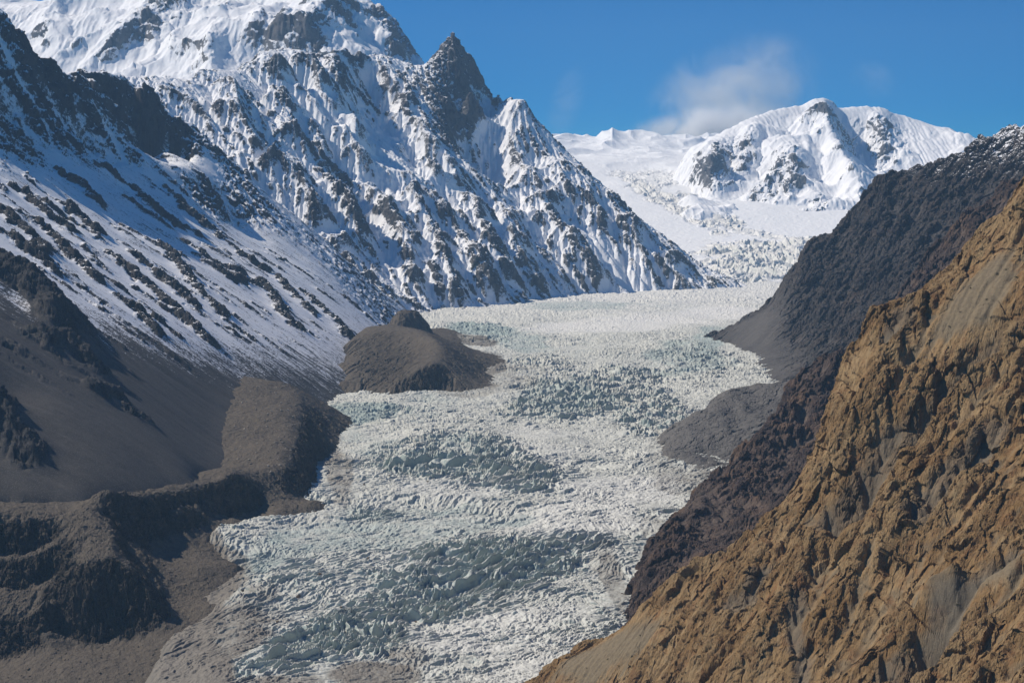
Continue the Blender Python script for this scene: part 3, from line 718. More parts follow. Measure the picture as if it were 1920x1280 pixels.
wx = X + fbm(X, Y, 170, 3, 101) * 42; wy = Y + fbm(X, Y, 170, 3, 102) * 42
amt = np.clip(.42 + .25 * fbm(X, Y, 300, 3, 105) + .55 * tall - .22 * white - .1 * blue * (1 - tall), .12, 1.3)
# long wave-like crests, broken blocks with clefts between, and crust
def crests(ang, wl, s, st=3.6):
    ca, sa = math.cos(math.radians(ang)), math.sin(math.radians(ang))
    tx, ty = wx * ca + wy * sa, wy * ca - wx * sa
    return ridged(tx / st, ty, wl, 2, s, .5), tx, ty
hi = 1 - sst(py + 60 * fbm(X, Y, 400, 2, 130), 760, 900)
ra, tx, ty = crests(38, 30, 103, 4.2); rb_, ux, uy = crests(12, 36, 113, 4.0); rc_, _, _ = crests(50, 12.5, 104, 3.2); rd_, _, _ = crests(4, 15, 114, 2.6)
band = .62 + .38 * np.sin((Y + .35 * (X - 100) + .0004 * (X - 100) ** 2 * 1.0 + 60 * fbm(X, Y, 300, 2, 131)) / 23.0)
r1 = ra + (rb_ - ra) * hi; r2 = rc_ + (rd_ - rc_) * hi
v1, e1 = facet2(tx * .62, ty * 1.3, 15, 107); v2, e2 = facet2(tx * .7, ty * 1.2, 7, 108); v3, e3 = facet2(wx, wy, 3.4, 109)
H = ((r1 - .3) * 19 * band + (r2 - .3) * 8.5) * amt + (v1 * 3.6 - 5 * np.clip(1 - e1 / .2, 0, 1)) * amt + (v2 * 2.0 - 2.0 * np.clip(1 - e2 / .25, 0, 1)) * (.3 + .6 * amt) + v3 * .6
H = H + tall * ((r1 - .35) * 8 + (r2 - .35) * 5 + v1 * 1.5)
H = H * (1 - .55 * np.clip(dirt, 0, 1)) + fbm(X, Y, 7, 2, 118) * .7
Zb = fbm(X, Y, 330, 3, 106) * 9 - 14 * blobs(X, Y, [(640,1000,200,50,10,1), (900,975,140,24,5,.7)]) + 12 * blobs(X, Y, [(900,850,220,40,0,1), (900,1060,220,30,15,1)])
Z = Z + H + Zb
Y2 = Y - .55 * np.clip(H, -4, 25)
deb = np.clip(fbm(X, Y, 45, 4, 121) * .9 + .1, 0, 1)
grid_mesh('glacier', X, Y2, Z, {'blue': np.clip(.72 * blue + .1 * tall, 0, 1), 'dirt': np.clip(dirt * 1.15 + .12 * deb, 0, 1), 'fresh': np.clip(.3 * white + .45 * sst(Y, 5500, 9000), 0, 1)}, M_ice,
          label='crevassed pale glacier tongue winding down the valley', cat='glacier')
# ------------------------------------------------------------------ left bank moraines
O = Layer(-1900, 40, 2350, 5300, 4)
def ter(pts, step=22): return O.line(pts, step)
# terrace: back, edge and foot of the cliff
ter([(468,706,4680),(545,720,4600),(557,742,4450),(570,778,4230),(562,815,4050),(552,850,3860),(532,876,3760),(500,902,3700),(478,896,3680)])
ter([(592,748,4580),(604,768,4480),(613,830,4205),(604,880,4020),(602,915,3835),(576,935,3728),(548,940,3670),(520,946,3632)])
ter([(418,840,3920),(412,880,3760)]); ter([(440,745,4380),(424,800,4080)])
O.pix([(500,760,4280),(500,820,4010),(480,870,3790),(450,860,3820),(460,800,4080),(520,740,4450)])
# crest of the lateral moraine and its wall
ter([(478,896,3680),(440,892,3620),(415,900,3568),(380,914,3510),(345,922,3450),(300,928,3390),(262,927,3340),(235,921,3300),(202,916,3260)])
ter([(520,946,3632),(480,953,3632),(440,954,3582),(400,955,3520),(370,958,3478)])
ter([(405,901,3600),(380,909,3535),(300,921,3415),(240,930,3340),(180,939,3290)])
ter([(350,938,3430),(318,948,3380),(285,955,3340)]); ter([(368,937,3462),(340,948,3420),(300,962,3365)])
ter([(370,958,3478),(330,972,3410),(290,988,3330),(268,1003,3300),(286,1040,3238)])
# pointed knob
ter([(202,916,3260),(168,948,3222),(124,959,3230),(60,961,3200),(0,962,3180),(-90,962,3150)])
ter([(168,951,3214),(180,961,3200),(222,996,3206),(250,1020,3212),(286,1041,3215)])
ter([(180,961,3200),(190,975,3165),(198,1010,3100),(208,1047,3012)])
ter([(208,1047,3012),(245,1066,3006)]); ter([(208,1047,3012),(168,1070,2992),(140,1085,2984),(95,1110,2972),(83,1122,2968)])
ter([(208,1052,3008),(217,1110,2992),(212,1160,2975)])
ter([(80,1150,2985),(100,1172,2972),(165,1203,2943),(200,1199,2952),(240,1172,2968),(275,1164,2976),(311,1166,2988)])
ter([(245,1066,3006),(280,1115,2996),(311,1160,2988)])
ter([(230,1010,3180),(270,1060,3150),(300,1100,3110),(318,1140,3050)])
ter([(286,1041,3215),(315,1080,3165),(335,1130,3080),(335,1160,3010)])
# hollow on the left and the low block in the corner
ter([(-90,985,3130),(0,978,3150),(60,985,3160),(100,975,3185)])
O.pix([(0,1005,3140),(50,1030,3120),(30,1015,3130),(90,1000,3150),(-80,1020,3110)])
ter([(-90,1060,3060),(0,1055,3080),(40,1048,3085),(75,1035,3100),(103,1010,3130),(126,984,3172)], 16)
ter([(-90,1090,3050),(0,1088,3052),(45,1076,3064),(90,1080,3060),(118,1050,3082),(130,1020,3105)], 16)
ter([(0,1112,3018),(50,1104,3030),(75,1100,3040)]); ter([(-90,1150,2950),(0,1148,2970),(55,1132,2990),(78,1140,2984)], 16)
ter([(-90,1240,2900),(0,1233,2918),(60,1218,2916),(98,1194,2930)], 16)
ter([(150,1010,3110),(128,1060,3040),(100,1098,3010)])
# debris plain and apron
for p in [(0,1280,2790),(100,1280,2790),(200,1240,2862),(300,1235,2870),(400,1280,2780),(200,1335,2690),(0,1335,2690),(150,1225,2890),(330,1190,2950),(-90,1280,2790),(420,1335,2690),(330,1260,2820),
          (345,1100,3140),(320,1030,3300),(310,1000,3370),(360,985,3420),(440,970,3500),(520,955,3590),(590,939,3660),(380,1060,3210),(400,1130,3060),(385,1190,2950)]: O.pix([p])
e_ = np.array([[*gl(a, b)] for a, b in [(520,1335),(470,1280),(440,1220),(450,1160),(450,1100),(440,1050),(400,1010),(470,985),(560,958),(640,940),(660,900),(650,820),(640,770),(620,752)]])
for k, (dxx, dzz) in enumerate(((0, -10), (90, -60), (250, -120))): O.raw(np.c_[e_[:, 0] + dxx, e_[:, 1], gz(e_[:, 1]) + dzz - np.where(e_[:, 1] < 3250, 28, 0)])
back_ = dens([(-90,950,3195),(0,945,3235),(120,946,3265),(180,939,3295),(300,921,3425),(380,908,3545),(410,880,3765),(416,840,3925),(438,745,4385),(466,704,4690)], 60)
O.raw(back_ + np.array([-50, 35, 4])); O.raw(back_ + np.array([-220, 150, -40]))
O.raw([[-1250, 5200, -350], [-900, 5200, -380], [-620, 5100, -480], [-560, 4900, -440], [-300, 5200, -480]])
O.solve(cell=1)
log('moraine base', len(np.concatenate(O.pts)))
for r_, h_, w_ in [([(-30,1000),(50,1012),(112,992)], -26, 34), ([(-30,1082),(60,1086),(118,1044)], -22, 28), ([(92,1140),(96,1185)], -14, 22), ([(205,965),(214,1010),(209,1045)], 9, 18), ([(235,1012),(275,1060),(312,1125)], 9, 18), ([(150,985),(140,1030),(120,1075)], 8, 16),
                 ([(262,935),(270,965),(272,1000)], -7, 14), ([(320,930),(325,955),(330,972)], -6, 12), ([(585,800),(600,840),(612,870)], -7, 14), ([(560,860),(580,890),(590,920)], -6, 14), ([(560,770),(590,790),(606,815)], -6, 12), ([(440,900),(450,925),(455,950)], -5, 12), ([(120,1130),(130,1170),(135,1195)], -7, 14), ([(250,1085),(262,1120),(265,1150)], -7, 14)]:
    O.rib(r_, h_, w_, wob=.6, ends=(.12, .12))
knob = O.inside([(-60,955),(150,950),(205,912),(300,950),(290,1040),(320,1120),(312,1170),(180,1210),(100,1200),(-60,1245)], 20)
z = O.z + fbm(O.gx, O.gy, 70, 5, 173) * 3.0 + (ridged(O.gx, O.gy, 46, 4, 174) - .4) * 5 * sst(np.hypot(*np.gradient(blur(O.base, 2), O.dx)), .25, .7)
ze, acc = erode(z, O.dx, O.base < gz(O.gy) - 60, 5, .012, .45, 6, 6, talus=2.4)
zb_ = blur(ze, 1); sl_ = np.maximum(knob, sst(np.hypot(*np.gradient(blur(O.base, 2), O.dx)), .3, .8)); ze = zb_ + (ze - zb_) * sl_
O.z = ze; cav = np.clip((blur(ze, 3) - ze) / 4, -1.5, 1.5)
slope = np.hypot(*np.gradient(blur(ze, 2), O.dx)); steep = sst(slope, .6, 1.1)
O.f['rock'] = steep
X, Y = polar(-350, 720, 2500, 4850, 1550, 1500)
Z = O.sample(O.z, X, Y); rk = np.clip(O.sample(O.f['rock'], X, Y), 0, 1)
Z = Z + fbm(X, Y, 14, 3, 181) * .9 + (ridged(X, Y, 30, 4, 182) - .35) * 2.0 + fbm(X, Y, 5, 2, 183) * .45
kb_ = np.clip(O.sample(knob, X, Y), 0, 1)
Z = Z + kb_ * ((ridged(X, Y, 26, 4, 185) - .4) * 2.4 + fbm(X, Y, 9, 3, 186) * .8)
X, Y, Z = relief(X, Y, Z, np.clip(np.maximum(rk, .3 * kb_), .12, 1), 6.5, 15, 4, (.1, -.1, -1), 2.6, s=90, crack=.35)
O.mesh = (X, Y, Z)
grid_mesh('lateral_moraine', X, Y, Z, {'snow': np.full_like(Z, -1), 'rock': rk}, M_mor, label='brown gravel moraine with steep walls, flat terrace and pointed knob on the left bank', cat='moraine')

# ------------------------------------------------------------------ moraine mound further up the left bank
K = Layer(-760, 150, 4700, 6700, 5)
def kt(pts): return K.line(pts, 26)
kt([(690,612,5800),(735,608,5850),(780,618,5640),(806,630,5460),(817,638,5350),(826,660,5240),(830,678,5150),(832,694,5110)])
kt([(825,680,5130),(815,686,5105),(801,697,5080),(785,708,5062),(770,716,5050),(751,729,5040),(735,734,5034)])
kt([(735,738,5030),(757,739,5032),(785,741,5042),(804,736,5052),(823,719,5086),(829,708,5096)])
kt([(832,694,5110),(845,702,5112),(857,712,5090)]); kt([(810,740,5040),(830,742,5040),(858,742,5044)])
kt([(690,640,5600),(672,680,5350),(690,722,5110),(720,733,5040)])
kt([(845,655,5500),(865,665,5400),(890,690,5300),(905,712,5220)]); kt([(870,700,5180),(890,725,5100)])
kt([(720,660,5430),(740,700,5180)]); kt([(770,640,5460),(782,670,5260)])
kt([(830,612,6600),(850,640,6100),(895,660,5700)])
for q in [gl(930,740), gl(940,700), gl(930,650), gl(880,620), gl(780,762), gl(860,762), gl(680,762)]:
    K.raw([[*q, float(gz(q[1])) - 40]])
K.pix([(655,640,5640),(640,680,5370),(640,714,5130),(660,700,5230),(665,660,5480)])
kb = np.array([W(*q) for q in [(640,722,5090),(632,685,5330),(645,640,5640),(675,612,5850),(742,585,6380)]])
K.raw(kb + np.array([-60, 20, -70])); K.raw(kb + np.array([-160, 40, -220]))
K.raw([[-740, 4800, -600], [-740, 5600, -600], [-700, 6500, -600], [100, 6600, -400], [-200, 6650, -330]])
K.solve(cell=1)
z = K.z + fbm(K.gx, K.gy, 80, 4, 193) * 2.5
ze, acc = erode(z, K.dx, K.base < gz(K.gy) - 60, 7, .025, .45, 4, 10, talus=2.4)
K.z = ze
slope = np.hypot(*np.gradient(blur(ze, 2), K.dx)); K.f['rock'] = sst(slope, .65, 1.1)
dark = K.inside([(690,625),(735,625),(760,650),(782,670),(770,700),(720,730),(690,720),(672,680)], 25)
X, Y = polar(600, 960, 4950, 6550, 530, 620)
Z = K.sample(K.z, X, Y); rk = np.clip(K.sample(K.f['rock'], X, Y), 0, 1); dk = np.clip(K.sample(dark, X, Y), 0, 1)
Z = Z + (ridged(X, Y, 34, 4, 195) - .35) * (1.5 + 4 * dk)
X, Y, Z = relief(X, Y, Z, np.clip(rk + .3 * dk, .15, 1), 7, 22, 4, (0, 0, 1), 2.2, s=92)
sn = np.full_like(Z, -1)
grid_mesh('moraine_mound', X, Y, Z, {'snow': sn, 'rock': np.clip(rk + .7 * dk, 0, 1)}, M_mor, keep=Z > gz(Y) - 30, label='rounded gravel mound with a shadowed front between the left slope and the ice', cat='moraine')


# small brown hillock just behind the mound
cx, cy_, _ = W(764, 604, 6250); th = np.linspace(-1, 1, 160)
X, Y = np.meshgrid((cx + 130 * th).astype(F32), (cy_ + 170 * th).astype(F32))
r_ = np.hypot((X - cx) / 92, (Y - cy_) / 120) + .16 * fbm(X, Y, 60, 4, 211)
Z = (-318 + 112 * (1 - sst(r_, .3, 1.2)) + fbm(X, Y, 25, 4, 212) * 3).astype(F32)
X, Y, Z = relief(X, Y, Z, np.full_like(X, .4), 7, 24, 3, s=94)
grid_mesh('gravel_hillock', X, Y, Z, {'snow': np.full_like(Z, -1), 'rock': np.zeros_like(Z)}, M_mor, keep=Z > -312, label='small brown gravel hillock poking up just behind the rounded mound', cat='moraine')

# ------------------------------------------------------------------ dark hill on the right
D = Layer(350, 3100, 4300, 7800, 9)
D.line([(1345,622,6450),(1368,612,6420),(1402,596,6380),(1440,576,6340),(1463,558,6320),(1478,532,6320),(1492,500,6310),(1502,486,6310),(1528,452,6300),(1540,438,6300),(1562,428,6280),(1602,398,6240),(1640,366,6220),(1676,340,6210),(1686,326,6200),(1712,318,6180),(1762,308,6140),(1802,290,6100),(1850,270,6060),(1922,230,6000),(2010,180,5950)], 100, back=[(130,-130),(350,-380),(700,-800)])
D.pix([(1355,655,6100),(1388,690,5650),(1420,715,5300),(1440,730,5150)])
D.line([(1440,650,5900),(1500,600,6020),(1520,560,6100),(1500,660,5720),(1560,640,5560),(1600,560,5750),(1640,480,5900),(1700,420,5900),(1800,360,5800),(1920,300,5700),(2010,260,5650)], 120)
D.line([(1450,700,5380),(1500,700,5250),(1600,620,5300),(1700,520,5400),(1800,440,5350),(1900,380,5300),(2010,340,5250)], 120)
f_ = dens([(1345,622,6450),(1355,655,6100),(1388,690,5650),(1420,716,5280),(1470,745,5000)], 100)
for k in (1, 2.5, 5): D.raw(f_ + np.array([-110 * k, -40 * k, -70 * k]))
D.pix([(1600,760,4600),(1800,640,4600),(2000,560,4600)])
D.solve()
for r in [[(1535,445),(1500,520),(1480,600),(1470,640)], [(1600,400),(1560,480),(1530,560),(1500,620)], [(1680,335),(1640,420),(1600,500),(1560,580)], [(1760,310),(1720,400),(1660,480)], [(1850,272),(1800,340),(1740,420)], [(1570,560),(1620,540),(1660,520)]]:
    D.rib(r, 60, 105, 'rib', wob=.6)
talus = D.inside([(1345,622),(1402,596),(1465,556),(1478,580),(1476,640),(1500,690),(1470,725),(1420,716),(1388,690)], 50)
z = D.z + (fbm(D.gx, D.gy, 300, 5, 133) * 22 + (ridged(D.gx, D.gy, 260, 4, 135) - .4) * 46) * (1 - .9 * talus)
ze, acc = erode(z, D.dx, D.base < gz(D.gy) - 20, 9, (.05 * (1 - .75 * talus)).ravel(), .45, 4, 60)
zb_ = blur(ze, 2); ze = ze + (zb_ - ze) * talus
D.z = ze; cav = np.clip((blur(ze, 3) - ze) / 8, -1.5, 1.5)
slope = np.hypot(*np.gradient(blur(ze, 2), D.dx)); steep = sst(slope, .7, 1.1)
rock = np.clip(.55 + .4 * steep + .3 * sst(-cav, 0, .8) - .2 * sst(cav, .2, .8), 0, 1) * (1 - .93 * talus)
D.f['rock'] = rock
D.f['snow'] = -.15 + .95 * sst(ze + 30 * fbm(D.gx, D.gy, 200, 3, 139), 130, 430) + .1 * cav
X, Y = polar(1310, 2420, 4800, 6900, 980, 800)
Z = D.sample(D.z, X, Y); rk = np.clip(D.sample(D.f['rock'], X, Y), 0, 1); sn = D.sample(D.f['snow'], X, Y)
X, Y, Z = relief(X, Y, Z, np.clip(rk, .04, 1), 15, 42, 4, (-.7, -.2, -.65), 1.8, s=82, crack=.35)
grid_mesh('dark_hillside', X, Y, Z, {'snow': sn, 'rock': rk}, M_dark, keep=Z > gz(Y) - 40, label='dark rocky hillside dusted with snow at the top, grey talus at its foot', cat='mountain')

# ------------------------------------------------------------------ grey moraine hump on the right bank
G = Layer(250, 1100, 3700, 5100, 5)
G.line([(1352,735,4520),(1380,728,4560),(1450,720,4640),(1540,712,4700)], 50, back=[(50,-25),(150,-110),(300,-200)])
G.line([(1352,735,4520),(1340,750,4490),(1310,772,4440),(1288,782,4420),(1262,796,4380),(1246,806,4340)], 50, fwd=[(-25,20,-30),(-70,60,-90),(-140,120,-180)])
G.line([(1242,822,4280),(1242,845,4160),(1252,872,4040),(1300,892,3960),(1340,900,3920)], 50, fwd=[(-20,-20,-30),(-60,-60,-90),(-120,-120,-180)])
G.line([(1352,745,4450),(1330,800,4260),(1315,850,4120)], 60)
G.line([(1420,740,4480),(1400,800,4250),(1370,860,4080)], 60)
G.pix([(1500,760,4400),(1500,850,4050),(1450,900,3900)])
G.solve(cell=2)
z = G.z + fbm(G.gx, G.gy, 90, 5, 143) * 7 + (ridged(G.gx, G.gy, 70, 4, 144) - .4) * 9
ze, acc = erode(z, G.dx, G.base < gz(G.gy) - 20, 6, .02, .45, 4, 9)
ze = blur(ze, 1)
G.z = ze; cav = np.clip((blur(ze, 3) - ze) / 4, -1.5, 1.5)
slope = np.hypot(*np.gradient(blur(ze, 2), G.dx))
G.f['rock'] = sst(slope, .75, 1.2) * .6
X, Y = polar(1215, 1560, 3850, 5000, 300, 420)
Z = G.sample(G.z, X, Y); rk = np.clip(G.sample(G.f['rock'], X, Y), 0, 1)
X, Y, Z = relief(X, Y, Z, np.clip(rk, .3, 1), 10, 24, 4, (-.6, -.4, -.6), 1.6, s=84)
grid_mesh('gravel_hump', X, Y, Z, {'snow': np.full_like(Z, -1), 'rock': rk}, M_grey, keep=Z > gz(Y) - 30, label='grey gravel hump jutting into the right edge of the glacier', cat='moraine')

# ------------------------------------------------------------------ red brown spur
R = Layer(100, 1500, 2300, 5200, 6)
R.line([(1870,365,4500),(1800,420,4450),(1720,500,4350),(1640,600,4200),(1600,640,4150),(1545,690,4100),(1500,716,4080),(1470,722,4050),(1455,745,3990),(1430,790,3900),(1400,825,3830),(1365,850,3770),(1340,880,3700)], 60, back=[(60,-70),(160,-190),(400,-420)])
R.line([(1340,880,3700),(1318,905,3600),(1290,935,3480),(1262,950,3420),(1245,965,3380),(1232,990,3320),(1215,1010,3260),(1205,1045,3170),(1188,1080,3080),(1176,1110,3000),(1170,1150,2900),(1172,1175,2850)], 50, fwd=[(-14,14,-26),(-40,50,-80),(-110,110,-170)])
R.line([(1640,680,3950),(1560,760,3850),(1480,850,3650),(1420,920,3480),(1340,990,3250),(1280,1040,3080),(1230,1110,2880),(1190,1170,2760)], 60)
R.pix([(1700,700,3600),(1600,800,3500),(1540,900,3300),(1460,980,3100),(1380,1060,2900),(1300,1120,2750),(1240,1190,2620),(1900,500,4100),(1800,600,3850),(1100,1300,2500)])
R.solve(cell=2)
for r, h, w in [([(1600,645),(1540,740),(1500,830)], 26, 45), ([(1500,720),(1460,810),(1420,890),(1360,960)], 24, 45), ([(1440,800),(1390,870),(1340,930)], 20, 35), ([(1275,960),(1260,1010),(1220,1080)], 16, 30), ([(1320,930),(1300,980),(1260,1050)], 14, 30)]:
    R.rib(r, h, w, 'rib', wob=.6)
apron = R.inside([(1292,935),(1325,910),(1370,960),(1340,1000),(1290,960)], 25)
z = R.z + (fbm(R.gx, R.gy, 160, 5, 153) * 12 + (ridged(R.gx, R.gy, 120, 4, 155) - .4) * 24) * (1 - .85 * apron)
ze, acc = erode(z, R.dx, R.base < gz(R.gy) - 20, 9, .05, .45, 4, 34)
R.z = ze; cav = np.clip((blur(ze, 3) - ze) / 6, -1.5, 1.5)
R.f['rock'] = np.clip(.75 + .3 * sst(-cav, 0, .8) - .5 * sst(cav, .2, .9), .1, 1) * (1 - .85 * apron)
R.f['low'] = sst(-R.base, 340, 430)
X, Y = polar(1130, 1920, 2450, 4700, 650, 800)
Z = R.sample(R.z, X, Y); rk = np.clip(R.sample(R.f['rock'], X, Y), 0, 1)
X, Y, Z = relief(X, Y, Z, rk, 10, 30, 4, (-.5, -.3, -.8), 2.4, s=86, crack=.4, warp=.1)
grid_mesh('rock_spur', X, Y, Z, {'snow': np.full_like(Z, -1), 'rock': rk, 'low': R.sample(R.f['low'], X, Y)}, M_red, keep=Z > gz(Y) - 40, label='dark red brown spur of shattered rock behind the ochre slope', cat='mountain')

# ------------------------------------------------------------------ near ochre slope
B = Layer(-260, 1250, 1150, 3000, 4)
sil = [(2010,240,2360),(1922,308,2340),(1905,318,2330),(1890,342,2320),(1880,372,2310),(1842,402,2310),(1792,480,2300),(1742,540,2300),(1692,560,2290),(1642,588,2280),(1602,640,2270),(1562,700,2250),(1545,760,2230),(1530,800,2215),(1510,868,2200),(1478,912,2195),(1450,950,2190),(1420,984,2190),(1370,1018,2200),(1330,1040,2210),(1290,1062,2230),(1240,1110,2260),(1170,1172,2300),(1110,1206,2330),(1050,1232,2350),(980,1280,2380),(900,1340,2400)]
B.line(sil, 40, back=[(25,-22),(70,-75),(200,-230),(450,-480)])
B.pix([(1300,1150,2080),(1200,1200,2180),(1100,1280,2230),(1200,1340,2080),(1400,1100,2010),(1400,1200,1900),(1300,1280,1950),(1450,1050,2050),(1500,1340,1720),(1550,960,2040),(1560,860,2100),(1600,760,2140),(1650,680,2160),(1550,1080,1920),(1600,1200,1790),
       (1650,900,1990),(1700,780,2060),(1760,640,2140),(1820,520,2190),(1700,1000,1860),(1750,1120,1740),(1800,900,1870),(1850,760,1960),(1900,600,2060),(1920,450,2190),(1850,1000,1760),(1900,1200,1560),(2000,1340,1400),(1920,900,1810),(2000,760,1880),(2010,500,2080),(1990,1050,1640)])
B.solve(cell=3)
# gullies and ribs seen on the face
for r, h, w in [([(1925,560),(1860,630),(1790,690),(1735,745),(1690,790),(1640,850),(1560,960),(1500,1040)], -44, 36), ([(1700,560),(1690,610),(1650,640)], -16, 18), ([(1900,760),(1800,860),(1740,940),(1690,1000)], -10, 22), ([(1770,1130),(1725,1200),(1690,1280)], -36, 24),
                ([(1930,990),(1850,1050),(1790,1110),(1730,1140)], -12, 16), ([(1640,890),(1600,960),(1560,1010)], -16, 16), ([(1440,1050),(1400,1110),(1350,1130)], -10, 14), ([(1680,1190),(1650,1250),(1620,1300)], -14, 14), ([(1500,1120),(1490,1180),(1510,1280)], -6, 9),
                ([(1640,590),(1600,640),(1565,700)], 8, 16), ([(1920,600),(1840,690),(1770,760),(1720,830)], 22, 26), ([(1740,545),(1700,600),(1660,680),(1610,760),(1570,860)], 12, 24), ([(1700,840),(1680,940),(1690,1060)], 12, 26), ([(1800,1090),(1750,1110),(1730,1140)], 14, 18),
                ([(1560,960),(1500,1080),(1440,1180),(1390,1280)], 12, 26), ([(1620,980),(1570,1100),(1560,1220)], 9, 22), ([(1910,1180),(1870,1240),(1830,1300)], 12, 18)]:
    B.rib(r, h * 1.65, w * 1.25, 'rib' if h > 0 else 'gul', wob=.5)
scree = np.maximum.reduce([B.inside([(1900,430),(1925,520),(1860,600),(1770,640),(1730,620),(1790,540)], 14), B.inside([(1690,1085),(1790,1075),(1930,1000),(1925,1080),(1800,1120),(1720,1150)], 10), B.inside([(1650,830),(1680,820),(1660,880),(1600,960),(1580,950)], 10),
                           B.inside([(1170,1172),(1250,1140),(1240,1200),(1150,1260),(1020,1280),(1050,1232)], 14), B.inside([(1560,700),(1620,640),(1640,660),(1580,730)], 8) * .7])
z = B.z + ((ridged(B.gx, B.gy, 150, 3, 165) - .4) * 12 + fbm(B.gx, B.gy, 200, 4, 163) * 10) * (1 - .8 * scree) * sst(B.gy, 0, 1)
ze, acc = erode(z, B.dx, np.zeros(B.z.shape, bool), 9, (.03 * (1 - .8 * scree)).ravel(), .42, 5, 14)
B.z = ze; cav = np.clip((blur(ze, 4) - ze) / 5, -1.5, 1.5)
B.f['rock'] = np.clip(.8 + .3 * sst(-cav, 0, .7) - .55 * sst(cav, .15, .9), .08, 1) * (1 - .9 * scree)
X, Y = polar(930, 2420, 1420, 2520, 1650, 1000)
Z = B.sample(B.z, X, Y); rk = np.clip(B.sample(B.f['rock'], X, Y), 0, 1); gu = B.sample(B.f['gul'], X, Y)
X, Y, Z = relief(X, Y, Z, np.clip(rk, .05, 1), 10.5, 66, 3, (-.32, -.55, -.77), 1.7, s=98, warp=.06, crack=.35)
X, Y, Z = relief(X, Y, Z, np.clip(rk, .05, 1), 1.0, 7, 3, (.7, -.2, .5), 2.6, s=88, crack=.6, warp=.06)
B.mesh = (X, Y, Z)
grid_mesh('ochre_hillside', X, Y, Z, {'snow': np.full_like(Z, -1), 'rock': rk, 'gul': gu}, M_brown, label='near sunlit ochre rock slope filling the lower right corner', cat='hillside')

#@@MOR
gm = bpy.data.meshes.new('ground')
gm.from_pydata([(-8900, -1400, -900), (8900, -1400, -900), (8900, 18900, -900), (-8900, 18900, -900)], [], [(0, 1, 2, 3)]); gm.materials.append(M_grey)
go = bpy.data.objects.new('ground', gm); COL.objects.link(go); go['kind'] = 'structure'; go['label'] = 'valley floor reaching under everything'; go['category'] = 'ground'

# ------------------------------------------------------------------ air
hm = bpy.data.meshes.new('haze')
x0, x1, y0, y1, z0, z1 = -9000, 9000, -1500, 19000, -901, 2330
hm.from_pydata([(x0,y0,z0),(x1,y0,z0),(x1,y1,z0),(x0,y1,z0),(x0,y0,z1),(x1,y0,z1),(x1,y1,z1),(x0,y1,z1)], [], [(3,2,1,0),(4,5,6,7),(0,1,5,4),(1,2,6,5),(2,3,7,6),(3,0,4,7)])
ha = bpy.data.materials.new('haze'); ha.use_nodes = True; ha.node_tree.nodes.clear()
pv = ha.node_tree.nodes.new('ShaderNodeVolumePrincipled'); ho = ha.node_tree.nodes.new('ShaderNodeOutputMaterial')
pv.inputs['Color'].default_value = (.4, .68, 1.0, 1); pv.inputs['Density'].default_value = HAZE; pv.inputs['Anisotropy'].default_value = 0.0
ha.node_tree.links.new(pv.outputs[0], ho.inputs['Volume'])
hm.materials.append(ha); hz = bpy.data.objects.new('haze', hm); COL.objects.link(hz); hz['kind'] = 'stuff'; hz['label'] = 'thin blue mountain haze filling the valley'; hz['category'] = 'haze'
log('done')

# ------------------------------------------------------------------ clouds, well behind the peaks
def cloud(name, px, py, rx, ry, Y, dens, label, tilt=0.0, depth=500, wl=420, s=0.0, thr=.42):
    c = W(px, py, Y); k = Y / FPX
    bm = bmesh.new(); bmesh.ops.create_icosphere(bm, subdivisions=3, radius=1.0)
    me = bpy.data.meshes.new(name); bm.to_mesh(me); bm.free()
    t = bpy.data.materials.new(name); t.use_nodes = True; nt = t.node_tree; nt.nodes.clear()
    tc = nt.nodes.new('ShaderNodeTexCoord'); gp = nt.nodes.new('ShaderNodeNewGeometry')
    ln = nt.nodes.new('ShaderNodeVectorMath'); ln.operation = 'LENGTH'; nt.links.new(tc.outputs['Object'], ln.inputs[0])
    of = nt.nodes.new('ShaderNodeVectorMath'); of.operation = 'ADD'; of.inputs[1].default_value = (s * 977, s * 331, s * 511); nt.links.new(gp.outputs['Position'], of.inputs[0])
    n = nt.nodes.new('ShaderNodeTexNoise'); n.inputs['Scale'].default_value = 1 / wl; n.inputs['Detail'].default_value = 7; n.inputs['Roughness'].default_value = .66; n.inputs['Distortion'].default_value = 1.2
    nt.links.new(of.outputs[0], n.inputs['Vector'])
    f = nt.nodes.new('ShaderNodeMapRange'); f.interpolation_type = 'SMOOTHSTEP'; nt.links.new(ln.outputs['Value'], f.inputs['Value'])
    f.inputs['From Min'].default_value = 1.0; f.inputs['From Max'].default_value = .1
    g = nt.nodes.new('ShaderNodeMapRange'); nt.links.new(n.outputs['Fac'], g.inputs['Value']); g.inputs['From Min'].default_value = thr; g.inputs['From Max'].default_value = thr + .3
    m1 = nt.nodes.new('ShaderNodeMath'); m1.operation = 'MULTIPLY'; nt.links.new(f.outputs[0], m1.inputs[0]); nt.links.new(g.outputs[0], m1.inputs[1])
    m2 = nt.nodes.new('ShaderNodeMath'); m2.operation = 'MULTIPLY'; nt.links.new(m1.outputs[0], m2.inputs[0]); m2.inputs[1].default_value = dens
    v = nt.nodes.new('ShaderNodeVolumePrincipled'); v.inputs['Color'].default_value = (1, 1, 1, 1); v.inputs['Anisotropy'].default_value = 0; nt.links.new(m2.outputs[0], v.inputs['Density'])
    o_ = nt.nodes.new('ShaderNodeOutputMaterial'); nt.links.new(v.outputs[0], o_.inputs['Volume'])
    me.materials.append(t)
    o = bpy.data.objects.new(name, me); COL.objects.link(o); o.location = c; o.scale = (rx * k, depth, ry * k); o.rotation_euler = (0, math.radians(tilt), 0)
    o['kind'] = 'stuff'; o['label'] = label; o['category'] = 'cloud'
    return o
cloud('cloud', 1330, 250, 200, 60, 20500, .022, 'bright wind blown cloud hugging the left shoulder of the white peak', -8, 500, 450, 1, .40)
